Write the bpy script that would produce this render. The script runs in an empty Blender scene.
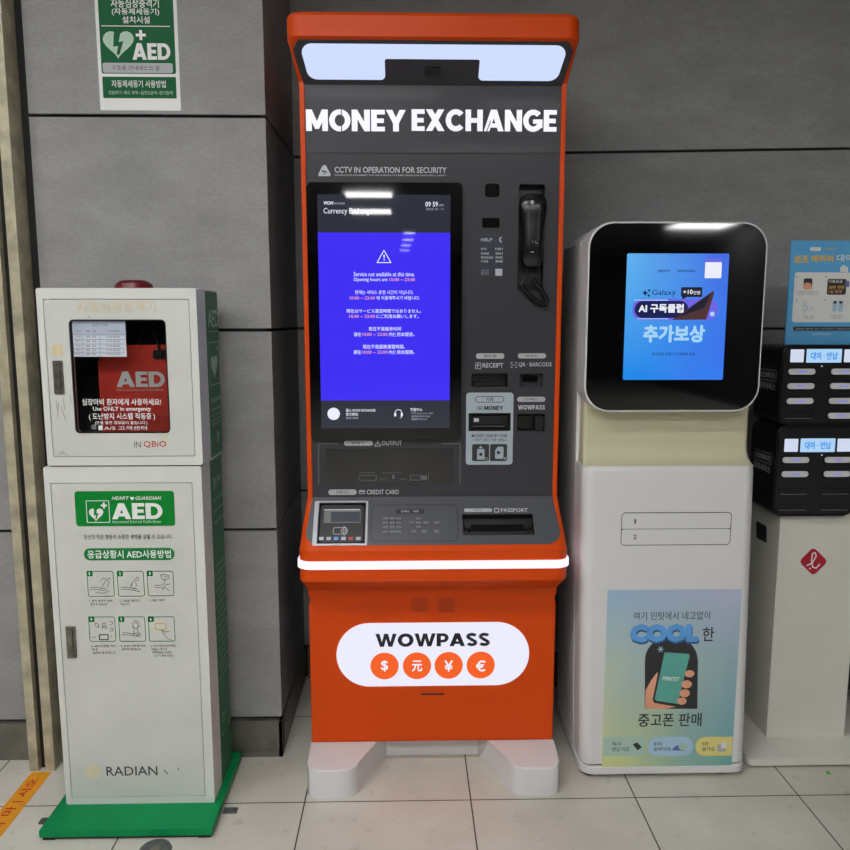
import bpy, bmesh, math, random
from mathutils import Vector, Matrix
random.seed(7)
SC = bpy.context.scene
COL = SC.collection
PI = math.pi

# ------------------------------------------------------------------ camera (measured from the photograph)
F, H, PITCH, YAW = 760.0, 1.29, math.radians(7.8), math.radians(1.28)
RT = Vector((math.cos(YAW), -math.sin(YAW), 0))
FW = Vector((math.sin(YAW)*math.cos(PITCH), math.cos(YAW)*math.cos(PITCH), -math.sin(PITCH)))
UP = RT.cross(FW)
CAM = Vector((0, 0, H))
def ray(x, y): return FW*F + RT*(x-425) + UP*(425-y)
def hit(x, y, P, n):
    d = ray(x, y); return CAM + d*((P-CAM).dot(n)/d.dot(n))
def atY(x, y, Y): return hit(x, y, Vector((0, Y, 0)), Vector((0, 1, 0)))
def atZ(x, y, z): return hit(x, y, Vector((0, 0, z)), Vector((0, 0, 1)))

# ------------------------------------------------------------------ materials
def lin(c):
    c = c/255.0
    return c/12.92 if c <= .04045 else ((c+.055)/1.055)**2.4
def rgb(r, g, b): return (lin(r), lin(g), lin(b), 1)
def nodes(name):
    m = bpy.data.materials.new(name); m.use_nodes = True
    nt = m.node_tree
    return m, nt, nt.nodes['Principled BSDF']
def mat(name, col, rough=.5, metal=0.0, vary=.06, scale=14.0, bump=0.0, bscale=60.0, coat=0.0, spec=.5):
    m, nt, p = nodes(name)
    c = rgb(*col)
    p.inputs['Roughness'].default_value = rough
    p.inputs['Metallic'].default_value = metal
    p.inputs['Coat Weight'].default_value = coat
    p.inputs['Coat Roughness'].default_value = .05
    p.inputs['Specular IOR Level'].default_value = spec
    tc = nt.nodes.new('ShaderNodeTexCoord')
    nz = nt.nodes.new('ShaderNodeTexNoise'); nz.inputs['Scale'].default_value = scale; nz.inputs['Detail'].default_value = 6
    nt.links.new(tc.outputs['Object'], nz.inputs['Vector'])
    rp = nt.nodes.new('ShaderNodeValToRGB')
    rp.color_ramp.elements[0].position = .3; rp.color_ramp.elements[1].position = .7
    rp.color_ramp.elements[0].color = tuple(min(1, x*(1-vary)) for x in c[:3])+(1,)
    rp.color_ramp.elements[1].color = tuple(min(1, x*(1+vary)) for x in c[:3])+(1,)
    nt.links.new(nz.outputs['Fac'], rp.inputs['Fac'])
    nt.links.new(rp.outputs['Color'], p.inputs['Base Color'])
    if bump:
        n2 = nt.nodes.new('ShaderNodeTexNoise'); n2.inputs['Scale'].default_value = bscale
        nt.links.new(tc.outputs['Object'], n2.inputs['Vector'])
        b = nt.nodes.new('ShaderNodeBump'); b.inputs['Strength'].default_value = bump; b.inputs['Distance'].default_value = .002
        nt.links.new(n2.outputs['Fac'], b.inputs['Height']); nt.links.new(b.outputs['Normal'], p.inputs['Normal'])
    return m
def emit(name, col, strength=1.0, rough=.2, spec=.5):
    m, nt, p = nodes(name)
    p.inputs['Base Color'].default_value = (.01, .01, .01, 1)
    p.inputs['Roughness'].default_value = rough
    p.inputs['Specular IOR Level'].default_value = spec
    p.inputs['Emission Color'].default_value = rgb(*col)
    p.inputs['Emission Strength'].default_value = strength
    return m
def print_gradient(name, corners, emission=0.0, rough=.4):
    """A printed or displayed picture whose ink blends between four corner colours: bl, br, tl, tr."""
    m, nt, p = nodes(name)
    tc = nt.nodes.new('ShaderNodeTexCoord'); sp = nt.nodes.new('ShaderNodeSeparateXYZ')
    nt.links.new(tc.outputs['Generated'], sp.inputs[0])
    nz = nt.nodes.new('ShaderNodeTexNoise'); nz.inputs['Scale'].default_value = 2.5; nz.inputs['Detail'].default_value = 1
    nt.links.new(tc.outputs['Generated'], nz.inputs['Vector'])
    def mix(a, b, f):
        x = nt.nodes.new('ShaderNodeMix'); x.data_type = 'RGBA'
        for s, v in ((6, a), (7, b)):
            if isinstance(v, tuple): x.inputs[s].default_value = v
            else: nt.links.new(v, x.inputs[s])
        nt.links.new(f, x.inputs[0]); return x.outputs[2]
    def wob(o):
        a = nt.nodes.new('ShaderNodeMath'); a.operation = 'MULTIPLY_ADD'; a.use_clamp = True
        nt.links.new(nz.outputs['Fac'], a.inputs[0]); a.inputs[1].default_value = .5
        s = nt.nodes.new('ShaderNodeMath'); s.operation = 'SUBTRACT'; nt.links.new(o, s.inputs[0]); s.inputs[1].default_value = .25
        nt.links.new(s.outputs[0], a.inputs[2]); return a.outputs[0]
    fx, fz = wob(sp.outputs['X']), wob(sp.outputs['Z'])
    c = [rgb(*k) for k in corners]
    out = mix(mix(c[0], c[1], fx), mix(c[2], c[3], fx), fz)
    if emission:
        p.inputs['Base Color'].default_value = (.01, .01, .01, 1)
        nt.links.new(out, p.inputs['Emission Color']); p.inputs['Emission Strength'].default_value = emission
    else: nt.links.new(out, p.inputs['Base Color'])
    p.inputs['Roughness'].default_value = rough
    return m
def wall_material(name, col, light=1.0):
    m, nt, p = nodes(name)
    N, L = nt.nodes.new, nt.links.new
    tc = N('ShaderNodeTexCoord')
    a = N('ShaderNodeTexNoise'); a.inputs['Scale'].default_value = 5; a.inputs['Detail'].default_value = 9; a.inputs['Roughness'].default_value = .62
    b = N('ShaderNodeTexNoise'); b.inputs['Scale'].default_value = 70; b.inputs['Detail'].default_value = 4
    v = N('ShaderNodeTexVoronoi'); v.inputs['Scale'].default_value = 9
    mp = N('ShaderNodeMapping'); mp.inputs['Scale'].default_value = (1, 1, 2.2)
    L(tc.outputs['Object'], mp.inputs[0])
    for t in (a, b, v): L(mp.outputs[0], t.inputs['Vector'])
    r = N('ShaderNodeValToRGB'); c = rgb(*col)
    e = r.color_ramp.elements
    e[0].position, e[1].position = .32, .68
    e[0].color = tuple(x*.84 for x in c[:3])+(1,); e[1].color = tuple(x*1.1 for x in c[:3])+(1,)
    L(a.outputs['Fac'], r.inputs['Fac'])
    r2 = N('ShaderNodeValToRGB'); r2.color_ramp.elements[0].position = .3; r2.color_ramp.elements[1].position = .7
    r2.color_ramp.elements[0].color = (.88, .88, .88, 1); r2.color_ramp.elements[1].color = (1.05, 1.05, 1.05, 1)
    L(b.outputs['Fac'], r2.inputs['Fac'])
    r3 = N('ShaderNodeValToRGB'); r3.color_ramp.elements[0].position = .012; r3.color_ramp.elements[1].position = .035
    r3.color_ramp.elements[0].color = (.25, .25, .25, 1); r3.color_ramp.elements[1].color = (1, 1, 1, 1)
    L(v.outputs['Distance'], r3.inputs['Fac'])
    def mul(x, y):
        k = N('ShaderNodeMix'); k.data_type = 'RGBA'; k.blend_type = 'MULTIPLY'; k.inputs[0].default_value = 1
        L(x, k.inputs[6]); L(y, k.inputs[7]); return k.outputs[2]
    L(mul(mul(r.outputs[0], r2.outputs[0]), r3.outputs[0]), p.inputs['Base Color'])
    p.inputs['Roughness'].default_value = .62
    bp = N('ShaderNodeBump'); bp.inputs['Strength'].default_value = .12; bp.inputs['Distance'].default_value = .003
    L(b.outputs['Fac'], bp.inputs['Height']); L(bp.outputs[0], p.inputs['Normal'])
    return m
def floor_material():
    m, nt, p = nodes('floor_tiles')
    N, L = nt.nodes.new, nt.links.new
    tc = N('ShaderNodeTexCoord'); sp = N('ShaderNodeSeparateXYZ'); L(tc.outputs['Object'], sp.inputs[0])
    def line(o, off):
        s = N('ShaderNodeMath'); s.operation = 'ADD'; L(o, s.inputs[0]); s.inputs[1].default_value = off
        q = N('ShaderNodeMath'); q.operation = 'PINGPONG'; L(s.outputs[0], q.inputs[0]); q.inputs[1].default_value = .225
        c = N('ShaderNodeMath'); c.operation = 'LESS_THAN'; L(q.outputs[0], c.inputs[0]); c.inputs[1].default_value = .0019
        return c.outputs[0]
    mx = N('ShaderNodeMath'); mx.operation = 'MAXIMUM'
    L(line(sp.outputs['X'], .283+4.5), mx.inputs[0]); L(line(sp.outputs['Y'], -1.905+9.0), mx.inputs[1])
    a = N('ShaderNodeTexNoise'); a.inputs['Scale'].default_value = 3.5; a.inputs['Detail'].default_value = 8
    L(tc.outputs['Object'], a.inputs['Vector'])
    r = N('ShaderNodeValToRGB'); e = r.color_ramp.elements
    e[0].position, e[1].position = .3, .7
    e[0].color, e[1].color = rgb(188, 184, 171), rgb(208, 205, 194)
    L(a.outputs['Fac'], r.inputs['Fac'])
    b = N('ShaderNodeTexNoise'); b.inputs['Scale'].default_value = 26; b.inputs['Detail'].default_value = 5
    L(tc.outputs['Object'], b.inputs['Vector'])
    r2 = N('ShaderNodeValToRGB'); r2.color_ramp.elements[0].position = .28; r2.color_ramp.elements[1].position = .38
    r2.color_ramp.elements[0].color = (.84, .83, .81, 1); r2.color_ramp.elements[1].color = (1, 1, 1, 1)
    L(b.outputs['Fac'], r2.inputs['Fac'])
    k = N('ShaderNodeMix'); k.data_type = 'RGBA'; k.blend_type = 'MULTIPLY'; k.inputs[0].default_value = 1
    L(r.outputs[0], k.inputs[6]); L(r2.outputs[0], k.inputs[7])
    g = N('ShaderNodeMix'); g.data_type = 'RGBA'; L(mx.outputs[0], g.inputs[0]); L(k.outputs[2], g.inputs[6]); g.inputs[7].default_value = rgb(48, 44, 40)
    L(g.outputs[2], p.inputs['Base Color'])
    p.inputs['Roughness'].default_value = .33
    return m
def glass_material():
    m = bpy.data.materials.new('clear_pane'); m.use_nodes = True
    nt = m.node_tree; nt.nodes.clear(); N, L = nt.nodes.new, nt.links.new
    t = N('ShaderNodeBsdfTransparent'); t.inputs[0].default_value = (.97, .98, .98, 1)
    g = N('ShaderNodeBsdfGlossy'); g.inputs['Roughness'].default_value = .03
    f = N('ShaderNodeFresnel'); f.inputs[0].default_value = 1.45
    x = N('ShaderNodeMixShader'); o = N('ShaderNodeOutputMaterial')
    L(f.outputs[0], x.inputs[0]); L(t.outputs[0], x.inputs[1]); L(g.outputs[0], x.inputs[2]); L(x.outputs[0], o.inputs[0])
    return m

M = dict(
    wall=wall_material('concrete_panel', (146, 145, 144)),
    wall_recess=wall_material('concrete_panel_recess', (150, 150, 149)),  # recess back wall: same concrete as the pillar, a touch paler
    joint=mat('joint_black', (26, 25, 26), .8),
    floor=floor_material(),
    ceiling=mat('ceiling_paint', (150, 150, 148), .8),
    hall=mat('hall_wall', (70, 70, 72), .6),
    steel=mat('brushed_steel', (142, 136, 124), .42, .75, .12, 30, .1, 200),
    bronze=mat('bronze_strip', (174, 167, 142), .45, .2, .3, 22, .15, 90),
    skirting=mat('skirting_steel', (120, 117, 108), .45, .6, .2, 18, .1, 120),
    rubber=mat('black_rubber', (20, 19, 20), .7),
    white_paint=mat('white_powder_coat', (206, 208, 203), .42, 0, .03, 9),
    old_white=mat('worn_white_paint', (198, 200, 194), .5, 0, .05, 7),
    white_plastic=mat('white_plastic', (214, 214, 213), .35, 0, .02, 8),
    cream=mat('cream_plastic', (196, 193, 163), .4, 0, .02, 8),
    pedestal=mat('pedestal_white', (212, 211, 200), .5, 0, .04, 8),
    green=mat('sign_green', (22, 122, 62), .4, 0, .05, 10, spec=.2),
    sign_green=mat('bright_sign_green', (4, 126, 44), .4, 0, .03, 10, spec=.2),
    side_green=mat('side_wrap_green', (34, 104, 70), .4, 0, .06, 10, spec=.25),
    wall_green=mat('sticker_green', (22, 94, 56), .45, 0, .05, 20, spec=.12),
    board_green=mat('board_green', (0, 132, 74), .5, 0, .1, 6, .1, 40, spec=.2),
    print_white=mat('print_white', (226, 228, 226), .4, 0, .02),
    print_pale=mat('print_pale_green', (170, 200, 180), .4, 0, .02),
    print_grey=mat('print_grey', (110, 112, 112), .5, 0, .02),
    print_dark=mat('print_dark', (44, 46, 48), .5, 0, .03),
    print_tan=mat('faded_print', (206, 194, 156), .5, 0, .12, 60),
    stain=mat('glue_stain', (204, 200, 172), .6, 0, .05, 60),
    scuff=mat('scuff', (150, 150, 146), .6, 0, .1, 80),
    red_print=mat('red_print', (190, 60, 52), .4),
    red_lamp=mat('red_lamp_plastic', (96, 10, 24), .35, 0, .05),
    bag_red=mat('red_case', (222, 54, 36), .5, 0, .06, 12, .1, 200),
    inside=mat('cabinet_inside', (24, 25, 26), .6),
    black=mat('black_plastic', (17, 17, 19), .35),
    handset=mat('handset_plastic', (20, 20, 23), .22),
    black_gloss=mat('black_glass', (6, 6, 8), .04, coat=.4),
    black_matt=mat('black_box_plastic', (11, 11, 17), .32, 0, .1, 20, spec=.3),
    slot_in=mat('slot_recess', (10, 10, 12), .45),
    orange=mat('orange_paint', (212, 72, 6), .4, 0, .025, 3, spec=.2),
    panel=mat('graphite_panel', (60, 59, 64), .3, 0, .03, 5, coat=.02, spec=.22),
    desk=mat('graphite_desk', (80, 83, 89), .26, 0, .03, 5, coat=.2),
    key=mat('key_grey', (100, 102, 106), .4, .1),
    silver=mat('silver_trim', (160, 163, 166), .35, .6),
    latch=mat('latch_steel', (120, 116, 106), .4, .8, .3, 60),
    pill=mat('label_grey', (172, 176, 180), .5, 0, .02),
    plate=mat('label_blue_grey', (164, 178, 186), .5, 0, .02),
    letter_grey=mat('letter_grey', (186, 190, 196), .5, 0, .02),
    help=mat('help_label', (40, 46, 62), .4, 0, .03),
    output_glass=mat('smoked_glass', (30, 30, 31), .06, coat=.3),
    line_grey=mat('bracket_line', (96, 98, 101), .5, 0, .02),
    glass=glass_material(),
    paper=mat('notice_paper', (196, 204, 216), .7, 0, .03, 30),
    paper_head=mat('notice_paper_head', (168, 178, 196), .7, 0, .03),
    tape=mat('orange_tape', (222, 148, 18), .5, 0, .08, 30),
    tape_red=mat('tape_letter_red', (190, 38, 12), .5, 0, .05),
    logo_red=mat('logo_red', (176, 16, 46), .35),
    sign_blue=mat('sign_blue', (92, 172, 224), .4, 0, .03),
    gold=mat('print_gold', (226, 182, 66), .4),
    navy=mat('print_navy', (30, 34, 70), .4),
    teal=mat('print_teal', (92, 170, 156), .4, 0, .08, 6),
    skin=mat('print_skin', (226, 160, 128), .4, 0, .08, 14),
    cool=mat('print_cool_blue', (92, 160, 224), .4, 0, .1, 20),
    cool_dark=mat('print_cool_shadow', (40, 84, 140), .4),
    badge_blue=mat('badge_blue', (168, 200, 222), .4, 0, .02),
    badge_green=mat('badge_green', (170, 200, 186), .4, 0, .02),
    badge_yellow=mat('badge_yellow', (226, 214, 132), .4, 0, .02),
    indigo=mat('print_indigo', (100, 108, 170), .4),
    litter=mat('green_scrap', (80, 190, 50), .5),
    cap=mat('floor_cap_steel', (104, 106, 104), .5, .5, .2, 60),
    bracket=mat('bracket_grey', (78, 80, 76), .6, 0, .25, 60),
    e_letter=emit('lit_letters', (238, 238, 255), 1.0),
    e_hood=emit('hood_light_diffuser', (206, 220, 255), 1.0, .10, .5),
    e_strip=emit('light_strip', (255, 232, 248), 1.25),
    e_sign=emit('lit_sign', (236, 236, 252), .98, .3),
    e_sign_dark=mat('sign_ink_dark', (22, 26, 40), .4),
    e_coin=emit('sign_coin_orange', (255, 94, 0), .9, .3),
    e_white=emit('screen_white', (240, 242, 255), .95, .1),
    e_peach=emit('screen_peach', (255, 176, 160), .85, .1),
    e_blue=emit('screen_blue', (60, 44, 244), .98, .025),
    e_head=emit('screen_header', (44, 48, 62), .8, .025),
    e_dim=emit('screen_dim_white', (200, 204, 220), .7, .1),
    e_mint=print_gradient('kiosk_screen_picture', ((26, 136, 232), (52, 120, 236), (96, 178, 236), (62, 104, 226)), 1.0, .06),
    e_navy=emit('screen_navy', (24, 34, 96), .7, .1),
    e_ink=emit('screen_ink', (18, 26, 66), .7, .1),
    e_dark=emit('screen_dark', (34, 34, 56), .7, .1),
    e_violet=emit('screen_violet', (112, 104, 240), .9, .1),
    e_sky=emit('screen_sky', (168, 214, 252), .95, .1),
    e_copper=emit('screen_copper', (92, 58, 60), .7, .1),
    e_qr=emit('panel_white', (214, 224, 246), .92, .2),
    e_disp=emit('panel_pale_blue', (176, 214, 250), .95, .2),
    e_cyan=emit('panel_cyan', (36, 150, 236), .9, .2),
    e_led=emit('led_violet', (120, 110, 255), 1.1),
    bank_white=mat('power_bank_white', (206, 208, 212), .4, 0, .02),
    e_lamp=emit('lamp_tube', (252, 251, 252), 27.8),
    poster=print_gradient('poster_print', ((206, 212, 146), (96, 168, 164), (156, 188, 212), (180, 188, 212))),
)

# ------------------------------------------------------------------ object helpers
def thing(name, label, cat, loc, group=None):
    o = bpy.data.objects.new(name, None); COL.objects.link(o)
    o.empty_display_size = .05
    o.location = loc; o['label'] = label; o['category'] = cat
    if group: o['group'] = group
    return o
def root_of(o):
    while o.parent: o = o.parent
    return o
def link(name, bm, mats, parent=None, smooth=None, label=None):
    if not isinstance(mats, (list, tuple)): mats = [mats]
    bmesh.ops.recalc_face_normals(bm, faces=bm.faces)
    me = bpy.data.meshes.new(name)
    bm.to_mesh(me); bm.free()
    if parent:
        r = root_of(parent); me.transform(Matrix.Translation(-Vector(r.location)))
    for m in mats: me.materials.append(m)
    if smooth is not None:
        me.shade_smooth(); me.set_sharp_from_angle(angle=math.radians(smooth))
    o = bpy.data.objects.new(name, me); COL.objects.link(o)
    if smooth is not None: even(o)
    if parent: o.parent = parent
    if label: o['label'] = label
    return o
def even(o):
    w = o.modifiers.new('even_shading', 'WEIGHTED_NORMAL'); w.keep_sharp = True; w.weight = 100
def tag(o, label, cat, group=None):
    o['label'] = label; o['category'] = cat
    if group: o['group'] = group
    return o
def rebase(o):
    """Put a one-mesh thing's origin at its base."""
    me = o.data
    lo = [min(v.co[i] for v in me.vertices) for i in range(3)]; hi = [max(v.co[i] for v in me.vertices) for i in range(3)]
    c = Vector(((lo[0]+hi[0])/2, (lo[1]+hi[1])/2, lo[2]))
    me.transform(Matrix.Translation(-c)); o.location = c
    return o
def struct(o): o['kind'] = 'structure'; return o
def box(bm, x0, x1, y0, y1, z0, z1, bev=0, seg=2):
    r = bmesh.ops.create_cube(bm, size=1)
    vs = r['verts']
    for v in vs:
        v.co = Vector((x0+(v.co.x+.5)*(x1-x0), y0+(v.co.y+.5)*(y1-y0), z0+(v.co.z+.5)*(z1-z0)))
    if bev:
        es = list({e for v in vs for e in v.link_edges})
        bmesh.ops.bevel(bm, geom=es, offset=bev, segments=seg, profile=.5, affect='EDGES')
def B(): return bmesh.new()
def boxo(name, mats, parent, *a, bev=0, **k):
    bm = B(); box(bm, *a, bev=bev); return link(name, bm, mats, parent, 40 if bev else None, **k)

class Face:
    def __init__(s, O, u, v):
        s.O, s.u, s.v = Vector(O), Vector(u).normalized(), Vector(v).normalized(); s.n = s.u.cross(s.v)
    def loc(s, x, y):
        d = hit(x, y, s.O, s.n)-s.O; return d.dot(s.u), d.dot(s.v)
    def P(s, u, v, d=0): return s.O + s.u*u + s.v*v + s.n*d
    def rect(s, x0, y0, x1, y1):
        ym, xm = (y0+y1)/2, (x0+x1)/2
        return s.loc(x0, ym)[0], s.loc(xm, y1)[1], s.loc(x1, ym)[0], s.loc(xm, y0)[1]
def front(Y): return Face((0, Y, 0), (1, 0, 0), (0, 0, 1))
def rr(u0, v0, u1, v1, r, seg=5):
    r = max(min(r, (u1-u0)/2-1e-5, (v1-v0)/2-1e-5), 1e-5)
    pts = []
    for cu, cv, a0 in ((u1-r, v0+r, -90), (u1-r, v1-r, 0), (u0+r, v1-r, 90), (u0+r, v0+r, 180)):
        for k in range(seg+1):
            a = math.radians(a0+90*k/seg); pts.append((cu+r*math.cos(a), cv+r*math.sin(a)))
    return pts
def slab(bm, f, pts, d0, d1, mi=0, bev=0):
    """A solid plate on face f: outline pts in the face's own metres, from depth d0 (back) to d1 (front)."""
    a = [bm.verts.new(f.P(u, v, d0)) for u, v in pts]; b = [bm.verts.new(f.P(u, v, d1)) for u, v in pts]
    fs = [bm.faces.new(a[::-1]), bm.faces.new(b)]
    top = fs[1]
    n = len(pts)
    for i in range(n): fs.append(bm.faces.new((a[i], a[(i+1) % n], b[(i+1) % n], b[i])))
    for x in fs: x.material_index = mi
    if bev: bmesh.ops.bevel(bm, geom=list(top.edges), offset=bev, segments=3, profile=.5, affect='EDGES')
def slabo(name, m, parent, f, pts, d0, d1, bev=0, label=None):
    bm = B(); slab(bm, f, pts, d0, d1, 0, bev); return link(name, bm, m, parent, 35, label)
def ring_slab(bm, f, outer, inner, d0, d1, mi=0):
    n = len(outer)
    L = [[bm.verts.new(f.P(u, v, d)) for u, v in pts] for pts, d in ((outer, d0), (outer, d1), (inner, d1), (inner, d0))]
    for q in range(4):
        a, b = L[q], L[(q+1) % 4]
        for i in range(n): bm.faces.new((a[i], a[(i+1) % n], b[(i+1) % n], b[i])).material_index = mi
def pocket(bm, f, r4, depth, rad=.004, wall=.0018, lip=.0006, mi=0):
    u0, v0, u1, v1 = r4
    o = rr(u0, v0, u1, v1, rad); i = rr(u0+wall, v0+wall, u1-wall, v1-wall, max(rad-wall, .0005))
    ring_slab(bm, f, o, i, -depth+.001, lip, mi)
    slab(bm, f, rr(u0+.0003, v0+.0003, u1-.0003, v1-.0003, rad), -depth, -depth+.0012, mi)
def cut(o, cutters):
    """Cut pockets out of a solid: each cutter is (face, rect, depth, radius)."""
    bm = B()
    r = root_of(o)
    for f, (u0, v0, u1, v1), depth, rad in cutters:
        slab(bm, f, rr(u0+.0006, v0+.0006, u1-.0006, v1-.0006, rad), -depth-.0008, .03)
    bmesh.ops.recalc_face_normals(bm, faces=bm.faces)
    me = bpy.data.meshes.new('cutter'); bm.to_mesh(me); bm.free()
    me.transform(Matrix.Translation(-Vector(r.location)))
    c = bpy.data.objects.new('cutter', me); COL.objects.link(c); c.location = r.location
    o.modifiers.clear()
    md = o.modifiers.new('cut', 'BOOLEAN'); md.object = c; md.solver = 'EXACT'; md.operation = 'DIFFERENCE'
    bpy.context.view_layer.update()
    nm = bpy.data.meshes.new_from_object(o.evaluated_get(bpy.context.evaluated_depsgraph_get()))
    o.modifiers.clear(); old = o.data; o.data = nm; bpy.data.meshes.remove(old)
    bpy.data.objects.remove(c); bpy.data.meshes.remove(me)
    nm.shade_smooth(); nm.set_sharp_from_angle(angle=math.radians(30)); even(o)
def loft(bm, rings, cap=True):
    n = len(rings[0]); R = [[bm.verts.new(p) for p in r] for r in rings]
    for a, b in zip(R, R[1:]):
        for i in range(n): bm.faces.new((a[i], a[(i+1) % n], b[(i+1) % n], b[i]))
    if cap: bm.faces.new(R[0][::-1]); bm.faces.new(R[-1])
def plan(z, cx, hw, yf, yb, r, rb=.0005, seg=6):
    """Horizontal outline with rounded front corners."""
    out = []
    for px, py, a0, q in ((cx+hw, yf, -90, r), (cx+hw, yb, 0, rb), (cx-hw, yb, 90, rb), (cx-hw, yf, 180, r)):
        sx, sy = (1 if px > cx else -1), (1 if py == yb else -1)
        for k in range(seg+1):
            a = math.radians(a0+90*k/seg); out.append(Vector((px-sx*q+q*math.cos(a), py-sy*q+q*math.sin(a), z)))
    return out
def tube(bm, pts, r, n=8, cap=True):
    pts = [Vector(p) for p in pts]; rings = []
    prev = None
    for i, p in enumerate(pts):
        t = (pts[min(i+1, len(pts)-1)]-pts[max(i-1, 0)]).normalized()
        if prev is None: prev = t.orthogonal().normalized()
        a = (prev-t*prev.dot(t)).normalized(); prev = a; b = t.cross(a)
        rings.append([p+(a*math.cos(2*PI*k/n)+b*math.sin(2*PI*k/n))*r for k in range(n)])
    loft(bm, rings, cap)
def smoothpath(P, n=8):
    P = [Vector(p) for p in P]; out = []
    for i in range(len(P)-1):
        p0, p1, p2, p3 = P[max(i-1, 0)], P[i], P[i+1], P[min(i+2, len(P)-1)]
        for k in range(n):
            t = k/n
            out.append(.5*((2*p1)+(p2-p0)*t+(2*p0-5*p1+4*p2-p3)*t*t+(3*p1-p0-3*p2+p3)*t**3))
    return out+[P[-1]]

_tc = {}
def text_mesh(s, bold=0.0, shear=0.0, res=2):
    k = (s, bold, shear, res)
    if k not in _tc:
        c = bpy.data.curves.new('text', 'FONT'); c.body = s; c.offset = bold; c.shear = shear; c.resolution_u = res
        o = bpy.data.objects.new('text', c)
        me = bpy.data.meshes.new_from_object(o)
        vs = [(v.co.x, v.co.y) for v in me.vertices]; fs = [tuple(p.vertices) for p in me.polygons]
        bpy.data.objects.remove(o); bpy.data.curves.remove(c); bpy.data.meshes.remove(me)
        x0, x1 = min(v[0] for v in vs), max(v[0] for v in vs); y0, y1 = min(v[1] for v in vs), max(v[1] for v in vs)
        _tc[k] = ([((x-x0)/(x1-x0)-.5, (y-y0)/(y1-y0)-.5) for x, y in vs], fs, (x1-x0)/(y1-y0))
    return _tc[k]
def stroke(path, hw):
    out = []
    for a, b in zip(path, path[1:]):
        dx, dy = b[0]-a[0], b[1]-a[1]; l = math.hypot(dx, dy); nx, ny, ex, ey = -dy/l*hw, dx/l*hw, dx/l*.006, dy/l*.006
        out.append([(a[0]+nx-ex, a[1]+ny-ey), (a[0]-nx-ex, a[1]-ny-ey), (b[0]-nx+ex, b[1]-ny+ey), (b[0]+nx+ex, b[1]+ny+ey)])
    return out
def arcs(cx, cy, rx, ry, a0, a1, n=16, sx=.14, sy=.122):
    o = []
    for k in range(n):
        p = [math.radians(a0+(a1-a0)*q/n) for q in (k, k+1)]
        o.append([(cx+rx*math.cos(p[0]), cy+ry*math.sin(p[0])), (cx+rx*math.cos(p[1]), cy+ry*math.sin(p[1])),
                  (cx+(rx-2*sx)*math.cos(p[1]), cy+(ry-2*sy)*math.sin(p[1])), (cx+(rx-2*sx)*math.cos(p[0]), cy+(ry-2*sy)*math.sin(p[0]))])
    return o
def glyph(c):
    R = lambda a, b, x, y: [(a, b), (x, b), (x, y), (a, y)]
    if c == 'M': return 1.08, [R(0, 0, .285, 1), R(.795, 0, 1.08, 1), [(.0, 1), (.29, 1), (.54, .46), (.79, 1), (1.08, 1), (.64, .10), (.44, .10)]]
    if c == 'N': return .90, [R(0, 0, .285, 1), R(.615, 0, .90, 1), [(0, 1), (.27, 1), (.90, 0), (.63, 0)]]
    if c == 'E': return .68, [R(0, 0, .285, 1), R(0, 0, .68, .215), R(0, .39, .63, .60), R(0, .785, .68, 1)]
    if c == 'H': return .90, [R(0, 0, .285, 1), R(.615, 0, .90, 1), R(.1, .39, .8, .61)]
    if c == 'Y': return .98, [[(0, 1), (.31, 1), (.49, .64), (.67, 1), (.98, 1), (.635, .37), (.635, 0), (.345, 0), (.345, .37)]]
    if c == 'X': return .98, [[(.01, 1), (.34, 1), (.98, 0), (.64, 0)], [(.64, 1), (.97, 1), (.34, 0), (0, 0)]]
    if c == 'A': return 1.04, [[(0, 0), (.29, 0), (.67, 1), (.36, 1)], [(1.04, 0), (.75, 0), (.36, 1), (.68, 1)], R(.22, .17, .82, .37)]
    if c == 'O': return 1.06, arcs(.53, .5, .53, .515, 0, 360, 36)
    if c == 'C': return .98, arcs(.53, .5, .53, .515, 42, 318, 30)
    if c == 'G': return 1.02, arcs(.53, .5, .53, .515, 42, 330, 30)+[R(.52, .36, 1.02, .56), R(.80, .16, 1.02, .5)]
    if c == 'D': return .92, [R(0, 0, .285, 1), R(0, 0, .45, .215), R(0, .785, .45, 1)]+arcs(.42, .5, .50, .5, -90, 90, 18, .125, .1075)
    if c == 'P': return .80, [R(0, 0, .285, 1), R(0, .785, .45, 1), R(0, .30, .45, .50)]+arcs(.44, .65, .36, .35, -90, 90, 16, .125, .105)
    if c == 'W': return 1.42, [[(0, 1), (.27, 1), (.43, .36), (.58, 1), (.84, 1), (.99, .36), (1.15, 1), (1.42, 1), (1.12, 0), (.86, 0), (.71, .60), (.56, 0), (.30, 0)]]
    if c == 'S': return .78, stroke([(.39+.275*math.cos(math.radians(a)), .735+.16*math.sin(math.radians(a))) for a in range(25, 251, 15)]+[(.39, .5)]+[(.39+.275*math.cos(math.radians(a)), .265+.16*math.sin(math.radians(a))) for a in range(70, -156, -15)], .118)
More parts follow.
